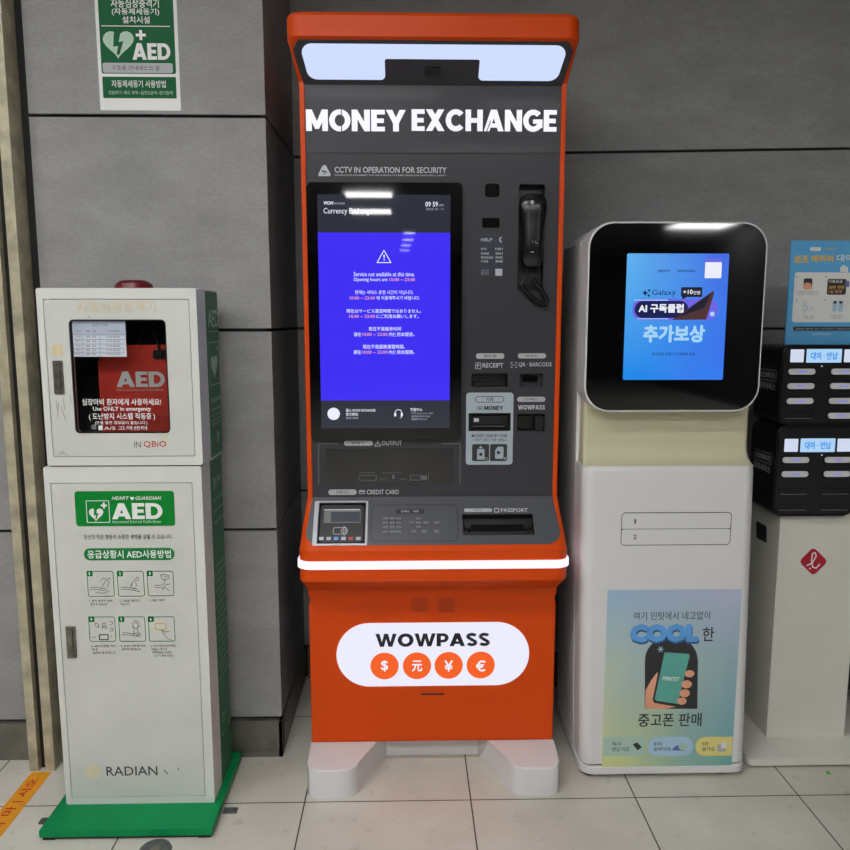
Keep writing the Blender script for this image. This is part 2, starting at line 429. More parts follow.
class Print:
    """Print, lettering and line drawing lying on a face; coordinates are those of the face seen in the photograph."""
    def __init__(s, f, base=.0009): s.f, s.bm, s.mats, s.d, s.k = f, B(), [], base, 0
    def mi(s, m):
        m = M[m]
        if m not in s.mats: s.mats.append(m)
        return s.mats.index(m)
    def lift(s, d=.0003): s.d += d; return s
    def upoly(s, pts, m):
        i = s.mi(m); s.k += 1; d = s.d+(s.k % 7)*.00002
        f = s.bm.faces.new([s.bm.verts.new(s.f.P(u, v, d)) for u, v in pts]); f.material_index = i; return s
    def poly(s, pts, m): return s.upoly([s.f.loc(*p) for p in pts], m)
    def rect(s, x0, y0, x1, y1, m, r=0):
        a = s.f.rect(x0, y0, x1, y1)
        k = r*(a[2]-a[0])/(x1-x0)
        return s.upoly(rr(*a, k, 6) if r else [(a[0], a[1]), (a[2], a[1]), (a[2], a[3]), (a[0], a[3])], m)
    def frame(s, x0, y0, x1, y1, m, r=2, w=.8):
        a = s.f.rect(x0, y0, x1, y1); k = (a[2]-a[0])/(x1-x0); w *= k
        o = rr(*a, r*k); i = rr(a[0]+w, a[1]+w, a[2]-w, a[3]-w, max(r*k-w, 1e-4)); mi = s.mi(m)
        n = len(o); A = [s.bm.verts.new(s.f.P(u, v, s.d)) for u, v in o]; C = [s.bm.verts.new(s.f.P(u, v, s.d)) for u, v in i]
        for q in range(n): s.bm.faces.new((A[q], A[(q+1) % n], C[(q+1) % n], C[q])).material_index = mi
        return s
    def disc(s, x, y, r, m, n=28, ry=None):
        u, v = s.f.loc(x, y); q = s.f.loc(x+r, y)[0]-u; qy = q*(ry/r if ry else 1)
        return s.upoly([(u+q*math.cos(2*PI*k/n), v+qy*math.sin(2*PI*k/n)) for k in range(n)], m)
    def line(s, pts, m, w=.7):
        p = [s.f.loc(*a) for a in pts]
        k = abs(s.f.loc(pts[0][0]+1, pts[0][1])[0]-p[0][0])*w/2
        for a, b in zip(p, p[1:]):
            dx, dy = b[0]-a[0], b[1]-a[1]; l = math.hypot(dx, dy) or 1
            nx, ny, ex, ey = -dy/l*k, dx/l*k, dx/l*k*.4, dy/l*k*.4
            s.upoly([(a[0]+nx-ex, a[1]+ny-ey), (a[0]-nx-ex, a[1]-ny-ey), (b[0]-nx+ex, b[1]-ny+ey), (b[0]+nx+ex, b[1]+ny+ey)], m)
        return s
    def arc(s, x, y, r, a0, a1, m, w=.7, n=12):
        return s.line([(x+r*math.cos(math.radians(a0+(a1-a0)*k/n)), y-r*math.sin(math.radians(a0+(a1-a0)*k/n))) for k in range(n+1)], m, w)
    def utext(s, t, cu, cv, w, h, m, bold=0.0, shear=0.0, rot=0, res=2):
        if bold > .016:          # heavy weights: overlapping strikes round the outline
            b = bold*h*.85; w -= 2*b; h -= 2*b
            n = 16 if bold > .06 else 8 if bold > .03 else 4
            for k in range(n):
                a = PI/4+k*2*PI/n
                s.utext(t, cu+b*math.cos(a)*1.2, cv+b*math.sin(a)*1.2, w, h, m, 0, shear, rot, res)
                s.d += .000003
            return s
        vs, fs, asp = text_mesh(t, bold, shear, res); mi = s.mi(m)
        c, q = math.cos(rot), math.sin(rot)
        V = [s.bm.verts.new(s.f.P(cu+x*w*c-y*h*q, cv+x*w*q+y*h*c, s.d)) for x, y in vs]
        for f in fs:
            try: s.bm.faces.new([V[i] for i in f]).material_index = mi
            except ValueError: pass
        return s
    def text(s, t, x0, y0, x1, y1, m, bold=0.0, shear=0.0, rot=0, res=2):
        a = s.f.rect(x0, y0, x1, y1)
        return s.utext(t, (a[0]+a[2])/2, (a[1]+a[3])/2, a[2]-a[0], a[3]-a[1], m, bold, shear, rot, res)
    def block(s, t, x0, y0, x1, y1, m):
        """Heavy grotesque capitals."""
        a = s.f.rect(x0, y0, x1, y1)
        gl = [glyph(c) for c in t]; gap = .06
        W = sum(g[0] for g in gl)+gap*(len(gl)-1); kx = (a[2]-a[0])/W; ky = a[3]-a[1]; x = 0
        for w, polys in gl:
            for pl in polys: s.upoly([(a[0]+(x+u)*kx, a[1]+v*ky) for u, v in pl], m)
            x += w+gap
        return s
    def heart(s, x, y, w, m):
        pts = []
        for k in range(32):
            t = 2*PI*k/32
            pts.append((x+w/2*math.sin(t)**3, y-w/2*(.8125*math.cos(t)-.3125*math.cos(2*t)-.125*math.cos(3*t)-.0625*math.cos(4*t))))
        return s.poly(pts, m)
    def plus(s, x, y, r, t, m): s.rect(x-r, y-t, x+r, y+t, m); return s.rect(x-t, y-r, x+t, y+r, m)
    def bolt(s, x, y, h, m):
        return s.poly([(x-h*.18, y-h*.5), (x+h*.12, y-h*.5), (x+h*.05, y-h*.08), (x+h*.26, y-h*.12), (x+h*.08, y+h*.5), (x-h*.05, y+h*.5), (x+h*.02, y+h*.1), (x-h*.2, y+h*.14)], m)
    def next(s, name, parent, label=None):
        s.done(name, parent, label); q = Print(s.f); q.d = s.d; return q
    def done(s, name, parent, label=None):
        bm = s.bm
        me = bpy.data.meshes.new(name); bm.to_mesh(me); bm.free()
        r = root_of(parent); me.transform(Matrix.Translation(-Vector(r.location)))
        for m in s.mats: me.materials.append(m)
        # every printed face looks out of its surface
        n = s.f.n
        flip = [p.index for p in me.polygons if p.normal.dot(n) < 0]
        if flip:
            b2 = bmesh.new(); b2.from_mesh(me); b2.faces.ensure_lookup_table()
            bmesh.ops.reverse_faces(b2, faces=[b2.faces[i] for i in flip]); b2.to_mesh(me); b2.free()
        o = bpy.data.objects.new(name, me); COL.objects.link(o); o.parent = parent
        if label: o['label'] = label
        return o

# ================================================================== THE SETTING
bm = B(); box(bm, -5, 5, -13, 3.2, -.05, 0); struct(link('floor', bm, M['floor']))
bm = B(); box(bm, -5, 5, -13, 3.2, 2.75, 2.8); struct(link('ceiling', bm, M['ceiling']))
bm = B(); box(bm, -5.1, 5.1, -13.1, -13, 0, 2.8); struct(link('wall_front', bm, M['hall']))
bm = B(); box(bm, 5, 5.1, -13, 3.2, 0, 2.8); struct(link('wall_right', bm, M['hall']))
bm = B(); box(bm, -5.1, -5, -13, 3.2, 0, 2.8); struct(link('wall_outer', bm, M['hall']))
ZJ = [.122, .697, 1.265, 1.83, 2.398, 2.75]; G = .0045
WY, PX = 2.128, -.378                      # face of the pillar wall and its outer edge
bm = B()
def panels(bm, fn, z0=.0):
    for a, b in zip([z0]+ZJ[:-1] if z0 else ZJ[:-1], ZJ if z0 else ZJ[1:]):
        fn(a+G, b-G)
panels(bm, lambda a, b: box(bm, -1.002, PX, WY, 2.75, a, b))
panels(bm, lambda a, b: box(bm, -5, -1.103, WY, 2.3, a, b))
w = struct(link('wall_left', bm, M['wall']))
bm = B(); box(bm, -1.0, PX-.012, WY+.012, 2.74, 0, 2.75); box(bm, -5, -1.03, WY+.012, 2.28, 0, 2.75)
link('joint', bm, M['joint'], w)
# back wall of the recess: it runs slightly towards the viewer on its far end
fb = Face((-.387, 2.634, 0), (1, -.093, 0), (0, 0, 1))
bm = B()
panels(bm, lambda a, b: slab(bm, fb, [(-.02, a), (5.4, a), (5.4, b), (-.02, b)], -.08, 0))
w = struct(link('wall_back', bm, M['wall_recess']))
bm = B(); slab(bm, fb, [(-.02, 0), (5.4, 0), (5.4, 2.75), (-.02, 2.75)], -.078, -.012); link('joint', bm, M['joint'], w)
# skirting
bm = B()
box(bm, -1.0, PX+.004, WY-.010, WY+.02, .026, .118, .002); box(bm, -1.0, PX, WY-.004, WY+.02, 0, .026)
box(bm, PX-.01, PX+.004, WY-.010, 2.63, .026, .118, .002); box(bm, PX-.01, PX, WY-.004, 2.63, 0, .026)
box(bm, -5, -1.105, WY-.010, WY+.02, .026, .118, .002); box(bm, -5, -1.105, WY-.004, WY+.02, 0, .026)
struct(link('baseboard_left', bm, M['skirting'], None, 40))
bm = B(); slab(bm, fb, [(.02, 0), (5.3, 0), (5.3, .118), (.02, .118)], -.01, .008); struct(link('baseboard_back', bm, M['skirting']))
# metal expansion joint that runs up the wall
bm = B(); box(bm, -1.097, -1.071, 2.066, 2.20, 0, 2.75, .0015); box(bm, -1.052, -1.024, 2.066, 2.20, 0, 2.75, .0015)
t1 = struct(link('trim_1', bm, M['bronze'], None, 40))
bm = B(); box(bm, -1.0715, -1.0515, 2.085, 2.19, 0, 2.75); box(bm, -1.0245, -1.0, WY+.006, 2.2, 0, 2.75); link('joint_filler', bm, M['rubber'], t1)

# ------------------------------------------------------------------ floor tape
ff = Face((0, 0, 0), (1, 0, 0), (0, 1, 0))
bm = B(); box(bm, -1.088, -1.031, .9, 2.060, .0002, .0012)
t = thing('floor_tape', 'orange floor tape with red lettering running out from the metal wall joint', 'tape', (-1.06, 1.5, 0))
link('tape_strip', bm, M['tape'], t)
p = Print(ff, .0016)
for s_, v in (('기대지', 1.74), ('마시오', 1.95)): pass
p.utext('마 | 시오', -1.060, 1.945, .165, .032, 'tape_red', .03, rot=PI/2)
p = p.next('tape_lettering', t, 'red lettering')
p.utext('기대지', -1.060, 1.77, .13, .032, 'tape_red', .03, rot=PI/2)
p = p.next('tape_lettering', t, 'red lettering')
p.utext('안전문', -1.060, 1.56, .14, .032, 'tape_red', .03, rot=PI/2)
p.done('tape_lettering', t, 'red lettering')

# ================================================================== WALL STICKER
fw = front(WY)
t = thing('wall_sticker', 'green and white sticker on the concrete wall above the white cabinet', 'sign', (-.73, WY, 1.84))
a = fw.rect(96.5, -40, 178, 110.5)
slabo('sheet', M['print_white'], t, fw, rr(*a, .004), 0.0002, .0011)
p = Print(fw, .0016)
p.rect(99, -36, 174, 74, 'wall_green', 2); p.rect(103, 77, 176.5, 98.5, 'wall_green', 1)
p.lift()
p.text('자동심장충격기', 111, -1, 159, 8, 'print_white', .012)
p.text('(자동제세동기)', 112, 8.5, 159.5, 16, 'print_white', .012)
p.text('설치시설', 122.5, 16.6, 150, 23.6, 'print_white', .012)
p.rect(101.5, 26, 170, 26.8, 'print_white')
p.heart(118.5, 43, 31, 'print_pale'); p.plus(141, 35.3, 5, 1.4, 'print_white')
p.block('AED', 132.5, 43.5, 170.5, 60, 'print_white')
p.rect(103, 63.2, 173, 73.2, 'pill', 2)
p.lift(); p.bolt(118, 44, 22, 'wall_green')
p.text('구호용 안내데스크 앞', 112, 65.6, 160, 70.6, 'print_dark', .004)
p.text('자동제세동기 사용방법', 112, 80.5, 166, 87.8, 'print_white', .008)
p.text('전원켜기 ▸패드 부착 ▸심전도분석 ▸전기충격', 109, 91, 172.5, 95, 'print_pale', .002)
p.done('lettering', t)

# ================================================================== DEFIBRILLATOR CABINETS
AY = 1.865
fa = front(AY)
# ---- upper cabinet
UX0, UX1, UZ0, UZ1, AB = -.890, -.509, .936, 1.368, 2.066
t = thing('defibrillator_cabinet', 'white cabinet with a dark window, stacked on the tall cabinet with green print', 'cabinet', ((UX0+UX1)/2, AY, UZ0))
bm = B(); W = .018
box(bm, UX0, UX0+W, AY+.0201, AB, UZ0, UZ1); box(bm, UX1-W, UX1, AY+.0201, AB, UZ0, UZ1)
box(bm, UX0+W, UX1-W, AY+.0201, AB, UZ1-W, UZ1); box(bm, UX0+W, UX1-W, AY+.0201, AB, UZ0, UZ0+W)
box(bm, UX0+.002, UX1-.002, AB-.012, AB-.001, UZ0+.002, UZ1-.002)
D = fa.rect(48.5, 299.5, 191.5, 456)
u0, v0, u1, v1 = UX0, UZ0, UX1, UZ1
ring_slab(bm, fa, rr(u0, v0, u1, v1, .006), rr(D[0]-.0016, D[1]-.0016, D[2]+.0016, D[3]+.0016, .002), -.02, .0)
link('body', bm, M['white_paint'], t, 40)
boxo('spacer', M['rubber'], t, UX0+.006, UX1-.006, AY+.006, AB-.006, .9326, UZ0, label='black rubber spacer')
bm = B(); e = .0012
box(bm, UX0+W, UX0+W+e, AY+.03, AB-.013, UZ0+W, UZ1-W); box(bm, UX1-W-e, UX1-W, AY+.03, AB-.013, UZ0+W, UZ1-W)
box(bm, UX0+W, UX1-W, AB-.014, AB-.0122, UZ0+W, UZ1-W); box(bm, UX0+W, UX1-W, AY+.03, AB-.013, UZ1-W-e, UZ1-W); box(bm, UX0+W, UX1-W, AY+.03, AB-.013, UZ0+W, UZ0+W+e)
link('lining', bm, M['inside'], t, None, 'black lining')
Wn = fa.rect(72.5, 320, 167.5, 432.6)
bm = B(); ring_slab(bm, fa, rr(*D, .002), rr(*Wn, .010), -.018, -.0006)
door = link('door', bm, M['old_white'], t, 40)
slabo('window_pane', M['glass'], door, fa, rr(Wn[0]-.004, Wn[1]-.004, Wn[2]+.004, Wn[3]+.004, .010), -.012, -.009, label='clear window pane')
bm = B(); ring_slab(bm, fa, rr(Wn[0]-.0012, Wn[1]-.0012, Wn[2]+.0012, Wn[3]+.0012, .011), rr(Wn[0]+.0015, Wn[1]+.0015, Wn[2]-.0015, Wn[3]-.0015, .009), -.0085, .0004)
link('window_gasket', bm, M['black'], door, 40)
L_ = fa.rect(54, 360.6, 63.5, 393.7)
bm = B(); slab(bm, fa, rr(*L_, .002), -.001, .004, 0, .001); slab(bm, fa, rr(L_[0]+.005, L_[1]+.012, L_[2]-.005, L_[3]-.012, .003), .0035, .009, 0, .002); slab(bm, fa, rr(L_[0]+.006, L_[1]+.003, L_[2]-.006, L_[1]+.010, .003), .0035, .0065)
link('latch', bm, M['latch'], door, 35, 'worn steel latch')
p = Print(fa, .0003)
p.text('자동심장충격기', 77, 301.5, 156, 312.5, 'print_tan', .006)
p = p.next('title_lettering', door, 'faded tan lettering')
p.text('QBiO', 143.5, 441, 166.5, 448, 'red_print', .005); p.text('IN', 134, 441.5, 141, 447.5, 'print_grey', .01)
p = p.next('maker_lettering', door, 'red and grey lettering')
p.rect(52, 344.5, 62.7, 355.5, 'print_tan'); p = p.next('sticker_residue', door, 'tan sticker residue'); p.rect(163, 434, 168, 440.6, 'stain'); p = p.next('sticker_residue', door, 'tan sticker residue')
for a, b, c, d in ((56, 400, 58, 412), (58.5, 402, 57.5, 417), (63, 398, 65, 410), (61, 406, 66, 421), (60, 452, 68, 455), (58, 455, 64, 451), (88, 316, 90, 318.5), (70, 395, 71, 402)): pg = Print(fa, .0003); pg.line([(a, b), (c, d)], 'scuff', .7); pg.done('scratch', door)
fg = front(AY+.009)
p = Print(fg, .0004)
p.text('심장마비 환자에게 사용하세요!', 82, 398.6, 161, 405.2, 'print_white', .012)
p.text('Use ONLY in emergency', 93, 406.6, 151, 412, 'print_white', .015)
p.text('( 도난방지 시스템 작동중 )', 89, 413, 155, 420.4, 'print_white', .012)
p.text('(문을 열면 경보음이 울립니다.)', 95, 421, 147.5, 424.9, 'print_white', .008)
p.text('A/S 고객센터', 104, 426, 147, 430, 'print_white', .008); p.rect(98.5, 425.6, 102.7, 430.2, 'print_white', .6)
p.disc(94, 427, 2.6, 'print_grey')
p.done('window_lettering', door, 'white lettering on the window')
fs = Face((UX1, 0, 0), (0, 1, 0), (0, 0, 1))
bm = B(); slab(bm, fs, [(1.945, UZ0+.003), (AB-.003, UZ0+.003), (AB-.003, UZ1-.003), (1.945, UZ1-.003)], .0002, .0008)
wrap = link('side_wrap', bm, M['side_green'], t, None, 'green side wrap')
p = Print(fs, .0012)
def stext(p, s, yc, zc, w, h, m='print_white', b=.01): p.utext(s, yc, zc, w, h, m, b)
stext(p, 'AED', 2.013, 1.296, .105, .044, 'print_pale', .02)
p.upoly([(1.955, 1.262), (2.07, 1.262), (2.07, 1.2635), (1.955, 1.2635)], 'print_pale')
for q in range(4):
    a = [(1.965, 1.235), (2.060, 1.235), (2.060, 1.125), (1.965, 1.125)]
    (x0, z0), (x1, z1) = a[q], a[(q+1) % 4]; w_ = .001
    p.upoly([(min(x0, x1)-w_, min(z0, z1)-w_), (max(x0, x1)+w_, min(z0, z1)-w_), (max(x0, x1)+w_, max(z0, z1)+w_), (min(x0, x1)-w_, max(z0, z1)+w_)], 'print_pale')
p.upoly([(2.008+.034*math.sin(k/16*PI)**3, 1.175+.034*(.8125*math.cos(k/16*PI)-.3125*math.cos(k/8*PI)-.125*math.cos(3*k/16*PI)-.0625*math.cos(k/4*PI))) for k in range(32)], 'print_pale')
p.utext('+', 2.045, 1.217, .018, .018, 'print_pale', .03)
stext(p, '자동심장충격기', 2.012, 1.085, .10, .014, 'print_pale'); stext(p, 'Automated External Defibrillator', 2.012, 1.062, .10, .007, 'print_pale')
for k in range(3): stext(p, '응급상황시 누구나 사용할 수 있습니다', 2.012, 1.045-k*.012, .10, .006, 'print_pale', .003)
stext(p, '관리', 2.02, .985, .018, .03, 'print_white')
p.done('side_lettering', wrap)
# ---- red lamp on top
c = atY(134, 288, 1.96)
bm = B(); bmesh.ops.create_cone(bm, cap_ends=True, segments=32, radius1=.048, radius2=.044, depth=.014, matrix=Matrix.Translation((c.x, 1.96, UZ1+.007)))
t2 = thing('siren_lamp', 'low dark red alarm lamp on the top of the white window cabinet', 'lamp', (c.x, 1.96, UZ1))
link('lamp_base', bm, M['red_lamp'], t2, 40)
bm = B(); loft(bm, [[Vector((c.x+r*math.cos(2*PI*k/32), 1.96+r*math.sin(2*PI*k/32), z)) for k in range(32)] for r, z in ((.040, UZ1+.0135), (.039, UZ1+.017), (.034, UZ1+.021), (.022, UZ1+.0235), (.004, UZ1+.0242))])
link('lamp_dome', bm, M['red_lamp'], t2, 60)
# ---- notice paper behind the pane, and the case inside
fp = front(AY+.0078)
a = fp.rect(73, 321, 125.8, 356.7)
t3 = thing('paper_notice', 'pale printed paper table taped to the upper corner of the cabinet window', 'notice', ((a[0]+a[2])/2, AY+.0078, a[1]))
slabo('sheet', M['paper'], t3, fp, [(a[0], a[1]), (a[2], a[1]), (a[2], a[3]), (a[0], a[3])], -.0006, 0)
p = Print(fp, .0004); p.rect(73.2, 321.2, 125.6, 335, 'paper_head'); p.lift()
for y in (335, 339.5, 344, 348.5, 352.8): p.line([(74, y), (125, y)], 'print_grey', .35)
for x in (83, 100): p.line([(x, 335), (x, 356)], 'print_grey', .3)
p.text('점검기록', 92, 324, 108, 326.5, 'print_grey')
for y in (331, 336.8, 341.2, 345.8, 350.2, 354): p.text('확인', 76, y-1, 81, y+1, 'print_grey'); p.text('월 일', 86, y-1, 96, y+1, 'print_grey'); p.text('이상없음', 106, y-1, 120, y+1, 'print_grey')
p.done('table_print', t3)
by = 1.955
fc = front(by)
c0, c1 = fc.loc(100, 400)[0], UX1-.030
zt = fc.loc(135, 345)[1]; zb = UZ0+W+.0014
t4 = thing('defibrillator_case', 'red soft case standing inside the white cabinet behind its window', 'bag', ((c0+c1)/2, 2.0, zb))
bm = B(); slab(bm, fc, rr(c0, zb, c1, zt, .042, 8), -.088, 0, 0, .014)
case = link('case_body', bm, M['bag_red'], t4, 50)
p = Print(fc, .0008); p.block('AED', 116.5, 371.5, 165, 387, 'print_white'); p.text('Automated External Defibrillator', 116.5, 388.6, 164, 390.8, 'print_pale', .004)
p.done('case_lettering', t4)
bm = B(); a = fc.rect(154, 350, 166, 359); slab(bm, fc, rr(*a, .003), .0005, .008, 0, .002); b_ = fc.rect(157, 352, 163, 357); slab(bm, fc, rr(*b_, .002), .007, .012, 0, .001)
link('buckle', bm, M['black'], t4, 35, 'black buckle')
bm = B(); zc = fc.loc(160, 350)[1]; xb = fc.loc(160, 350)[0]; tube(bm, smoothpath([(xb, by-.003, zc), (xb-.01, by-.004, zc+.04), (xb-.03, by+.01, zc+.06), (xb-.06, by+.04, zc+.035), (xb-.065, by+.045, zt-.005)]), .0035, 6)
link('strap', bm, M['black'], t4, 60, 'black strap')

# ---- lower cabinet
LX0, LX1, LZ0, LZ1 = -.9015, -.5135, .030, .9325
t = thing('cabinet_pedestal', 'tall white metal cabinet with green instruction print, on a green board', 'cabinet', ((LX0+LX1)/2, AY, LZ0))
D = fa.rect(61.5, 483.3, 198.3, 796.6)
bm = B(); box(bm, LX0, LX1, AY+.0221, AB, LZ0, LZ1)
ring_slab(bm, fa, rr(LX0, LZ0, LX1, LZ1, .005), rr(D[0]-.0016, D[1]-.0016, D[2]+.0016, D[3]+.0016, .002), -.022, 0)
link('body', bm, M['white_paint'], t, 40)
door = slabo('door', M['old_white'], t, fa, rr(*D, .002), -.018, -.0006, .0006)
L_ = fa.rect(67, 626.4, 76.3, 657.5)
bm = B(); slab(bm, fa, rr(*L_, .002), -.001, .004, 0, .001); u_, v_ = (L_[0]+L_[2])/2, L_[1]+.018
slab(bm, fa, rr(L_[0]+.006, L_[1]+.028, L_[2]-.006, L_[3]-.006, .003), .0035, .009, 0, .002)
slab(bm, fa, rr(u_-.007, v_-.007, u_+.007, v_+.007, .0069), .0035, .007, 0, .001)
link('latch', bm, M['latch'], door, 35, 'steel latch with a round lock')
ps, pi, pk = Print(fa, .0003), Print(fa, .0003), Print(fa, .0003)
ps.rect(75.4, 491, 174.6, 526, 'sign_green', 3)
pi.rect(84, 548, 174.5, 560.2, 'green', 6)
pi.text('당신의 작은 행동이 소중한 생명을 살릴 수 있습니다.', 84, 534.4, 172.5, 539.2, 'print_dark', .006)
pk.text('RADIAN', 106.4, 766.3, 157.5, 775.5, 'print_dark', .004)
pg = Print(fa, .0003); pg.disc(93, 771.5, 8, 'stain'); pg.done('glue_stain', door)
pg = Print(fa, .0003); pg.line([(164, 770), (168, 774)], 'print_dark', 1); pg.done('scratch', door)
pg = Print(fa, .0003); pg.line([(178, 768), (178.6, 770)], 'print_dark', .8); pg.done('scratch', door)

ps.lift(); pi.lift()
ps.text('HEART', 111.8, 496.3, 129.3, 499.8, 'print_white', .012, .3); ps.text('GUARDIAN', 135.5, 496.3, 161.5, 499.8, 'print_white', .012, .3)
ps.heart(132.3, 498.3, 4, 'print_white')
ps.block('AED', 112, 503, 162.5, 519, 'print_white'); ps.text('Automated External Defibrillator', 112, 520.2, 161.5, 523, 'print_pale', .006)
ps.frame(86.4, 500.4, 109.7, 522.7, 'print_white', 1, .7); ps.heart(96.2, 513.8, 14.4, 'print_white'); ps.plus(104, 505.4, 3, .9, 'print_white')
pi.text('응급상황시 AED사용방법', 87.6, 550, 171, 558.2, 'print_white', .014)
boxes = [(87.4, 571, 114, 596.5), (117.6, 571, 144.3, 596.4), (147.4, 570.8, 173.8, 596), (89, 616.6, 115.6, 641.6), (119, 616.5, 145.6, 641.5), (148.5, 616.5, 175, 641.4)]
for b in boxes: pi.frame(*b, 'green', 2.4, .6); pi.rect(b[0]-.6, b[1]-.3, b[0]+5.4, b[1]+5.3, 'green', 1)
def pic(n, *ls):
    x, y = boxes[n][:2]
    for l in ls: pi.line([(x+a, y+b) for a, b in l], 'print_grey', .55)
lie = [(3, 18.5), (7, 18), (12, 18.6), (18, 19.6), (22, 20.6)]
lie2 = [(3.5, 16.6), (8, 16), (13, 17), (20, 18)]
pic(0, lie, lie2, [(14, 17), (17, 12), (19, 9), (22, 10), (20, 16)], [(13, 10), (16, 7), (19, 8)], [(20, 8), (22.5, 6.5), (23.5, 8.5)], [(8, 21.5), (15, 22.2), (20, 21.6)])
pic(1, lie, lie2, [(12, 17), (15, 11), (18, 8), (20, 6), (21, 8), (19, 10)], [(15, 11), (14, 15), (17, 19), (22, 21)], [(18, 10), (19, 15), (17, 17)])
pic(2, [(7, 16), (12, 17), (18, 17), (22, 20)], [(8, 14), (13, 15), (17, 12.5)], [(13, 4), (17, 3.4), (22, 5), (21, 8), (15, 8.4), (13, 4)], [(16, 5), (20, 6)], [(17, 8.4), (17.5, 11.5)], [(15, 19), (18, 14), (23, 13)])
pic(3, [(6, 6), (9, 7), (10, 11), (7, 10), (6, 6)], [(13, 12), (14, 6.5), (16, 6), (17.5, 12), (15, 9), (13, 12)], [(21, 5), (23, 4.5), (24, 7), (21.5, 8)], [(21, 12), (24, 11), (24, 14.5), (21, 14)], [(2.5, 20.5), (7, 20.5)], [(22, 20), (23, 20)])
pi.frame(99, 634.2, 108.6, 640, 'print_dark', 1, .9)
pic(4, lie, lie2, [(13, 6), (15, 11), (15, 16)], [(20, 6), (18.5, 11), (19, 16)], [(13, 10), (17, 12), (21, 9)], [(15, 5.2), (17, 3.6), (19, 5), (17.5, 7), (15, 5.2)], [(14, 17), (20, 16), (22, 18), (15, 19.6), (14, 17)])
pic(5, [(13, 13), (16, 15), (21, 15)], [(13, 13), (15, 18), (19, 22), (23, 23.4)], [(16, 15), (17, 17.6)])
pi.frame(155, 623, 165.6, 629.6, 'gold', .8, .8)
for n, ls in enumerate((('1. 환자 발견시 상태', '확인 및 응급신고'), ('2. 기슴을 개방하고', '전원 켜기'), ('3. 패드 부착',), ('4. AED 전원을 켜고', '패드를', '음성에서 불 부착합니다'), ('5. 음성의 멘트를 따라', '환자에게 떨어집니다'), ('6. 다시 버튼이 지시하는', '버튼을 누릅니다', '(안내방송이 나오면', '신호가 올때 까지)'))):
    b = boxes[n]
    for k, s_ in enumerate(ls):
        w_ = min(26, 1.9*len(s_)); pi.text(s_, b[0]+2+k, b[3]+3+k*3.4, b[0]+2+k+w_, b[3]+5.5+k*3.4, 'print_dark', .003)
ps.lift(); pi.lift(); ps.bolt(96, 514, 10, 'sign_green')
for n, b in enumerate(boxes): pi.text(str(n+1), b[0]+1.6, b[1]+1, b[0]+(2.5 if n == 0 else 3.2), b[1]+4, 'print_white', .01)
ps.done('green_sign', door, 'green defibrillator sign'); pi.done('instruction_print', door, 'green and grey instruction print'); pk.done('maker_lettering', door, 'dark lettering')
fs = Face((LX1, 0, 0), (0, 1, 0), (0, 0, 1))
bm = B(); slab(bm, fs, [(1.945, LZ0+.004), (AB-.003, LZ0+.004), (AB-.003, LZ1-.003), (1.945, LZ1-.003)], .0002, .0008)
wrap = link('side_wrap', bm, M['side_green'], t, None, 'green side wrap')
p = Print(fs, .0012)
stext(p, '안내', 1.985, .865, .03, .03, 'print_pale'); stext(p, '문의', 2.03, .868, .03, .02, 'print_pale', .004)
for k in range(3): stext(p, '자동심장충격기 사용법을 안내합니다', 2.015, .82-k*.03, .11, .008, 'print_pale', .002)
for k in range(16): stext(p, ('응급환자 발생시 신속히 사용', '의식 호흡 확인', '패드를 부착하고 분석')[k % 3], 2.01, .64-k*.021, .08+.03*(k % 2), .007, 'print_pale', .002)
p.upoly([(1.985+.012*math.cos(k/8*PI), .205+.016*math.sin(k/8*PI)) for k in range(16)], 'print_pale')
p.lift(.0002); p.upoly([(1.985+.009*math.cos(k/8*PI), .205+.012*math.sin(k/8*PI)) for k in range(16)], 'side_green')
stext(p, '의료기기 서비스', 2.005, .165, .10, .012, 'print_pale', .002)
p.done('side_lettering', wrap)
# ---- green board
t = thing('floor_board', 'flat green painted board on the floor under the tall white cabinet', 'board', (-.71, 1.93, 0))
BX0, BX1 = -.925, -.495
boxo('board_top', M['board_green'], t, BX0, BX1, 1.762, 2.108, .010, .0298, bev=.002)
for x in (BX0+.006, BX1-.036):
    for y in (1.768, 2.06): boxo('foot_pad', M['rubber'], t, x, x+.03, y, y+.03, 0, .0105, label='black rubber pad')
boxo('board_frame', M['rubber'], t, BX0+.008, BX1-.004, 1.770, 1.79, .0015, .0102)
for px, py, lab in ((233, 811.5, 'small grey bracket beside the green board on the orange machine side'), (51, 822, 'small dark bracket beside the green board on the orange tape side')):
    c = atZ(px, py, 0)
    t = thing('floor_bracket', lab, 'bracket', (c.x, c.y, 0))
    sx = 1 if px > 100 else -1; bl = .036 if sx > 0 else .032
    x_in = BX1+.002 if sx > 0 else BX0-.002
    boxo('bracket_plate', M['bracket'], t, min(x_in, x_in+sx*bl), max(x_in, x_in+sx*bl), c.y-.010, c.y+.010, 0, .006, bev=.001)
    bm = B(); bmesh.ops.create_cone(bm, cap_ends=True, segments=12, radius1=.005, radius2=.005, depth=.004, matrix=Matrix.Translation((x_in+sx*bl*.6, c.y, .008)))
    link('bracket_screw', bm, M['cap'], t)
t = thing('floor_disc', 'grey round metal cap set on the floor in front of the green board', 'cap', (-.625, 1.722, 0))
def cyl(bm, x, y, z0, z1, r, seg=32): bmesh.ops.create_cone(bm, cap_ends=True, segments=seg, radius1=r, radius2=r*.94, depth=z1-z0, matrix=Matrix.Translation((x, y, (z0+z1)/2)))
bm = B(); cyl(bm, -.625, 1.722, 0.0002, .005, .040); link('cap_disc', bm, M['cap'], t)
bm = B(); cyl(bm, -.625, 1.722, .005, .0065, .012); link('cap_screw', bm, M['steel'], t)

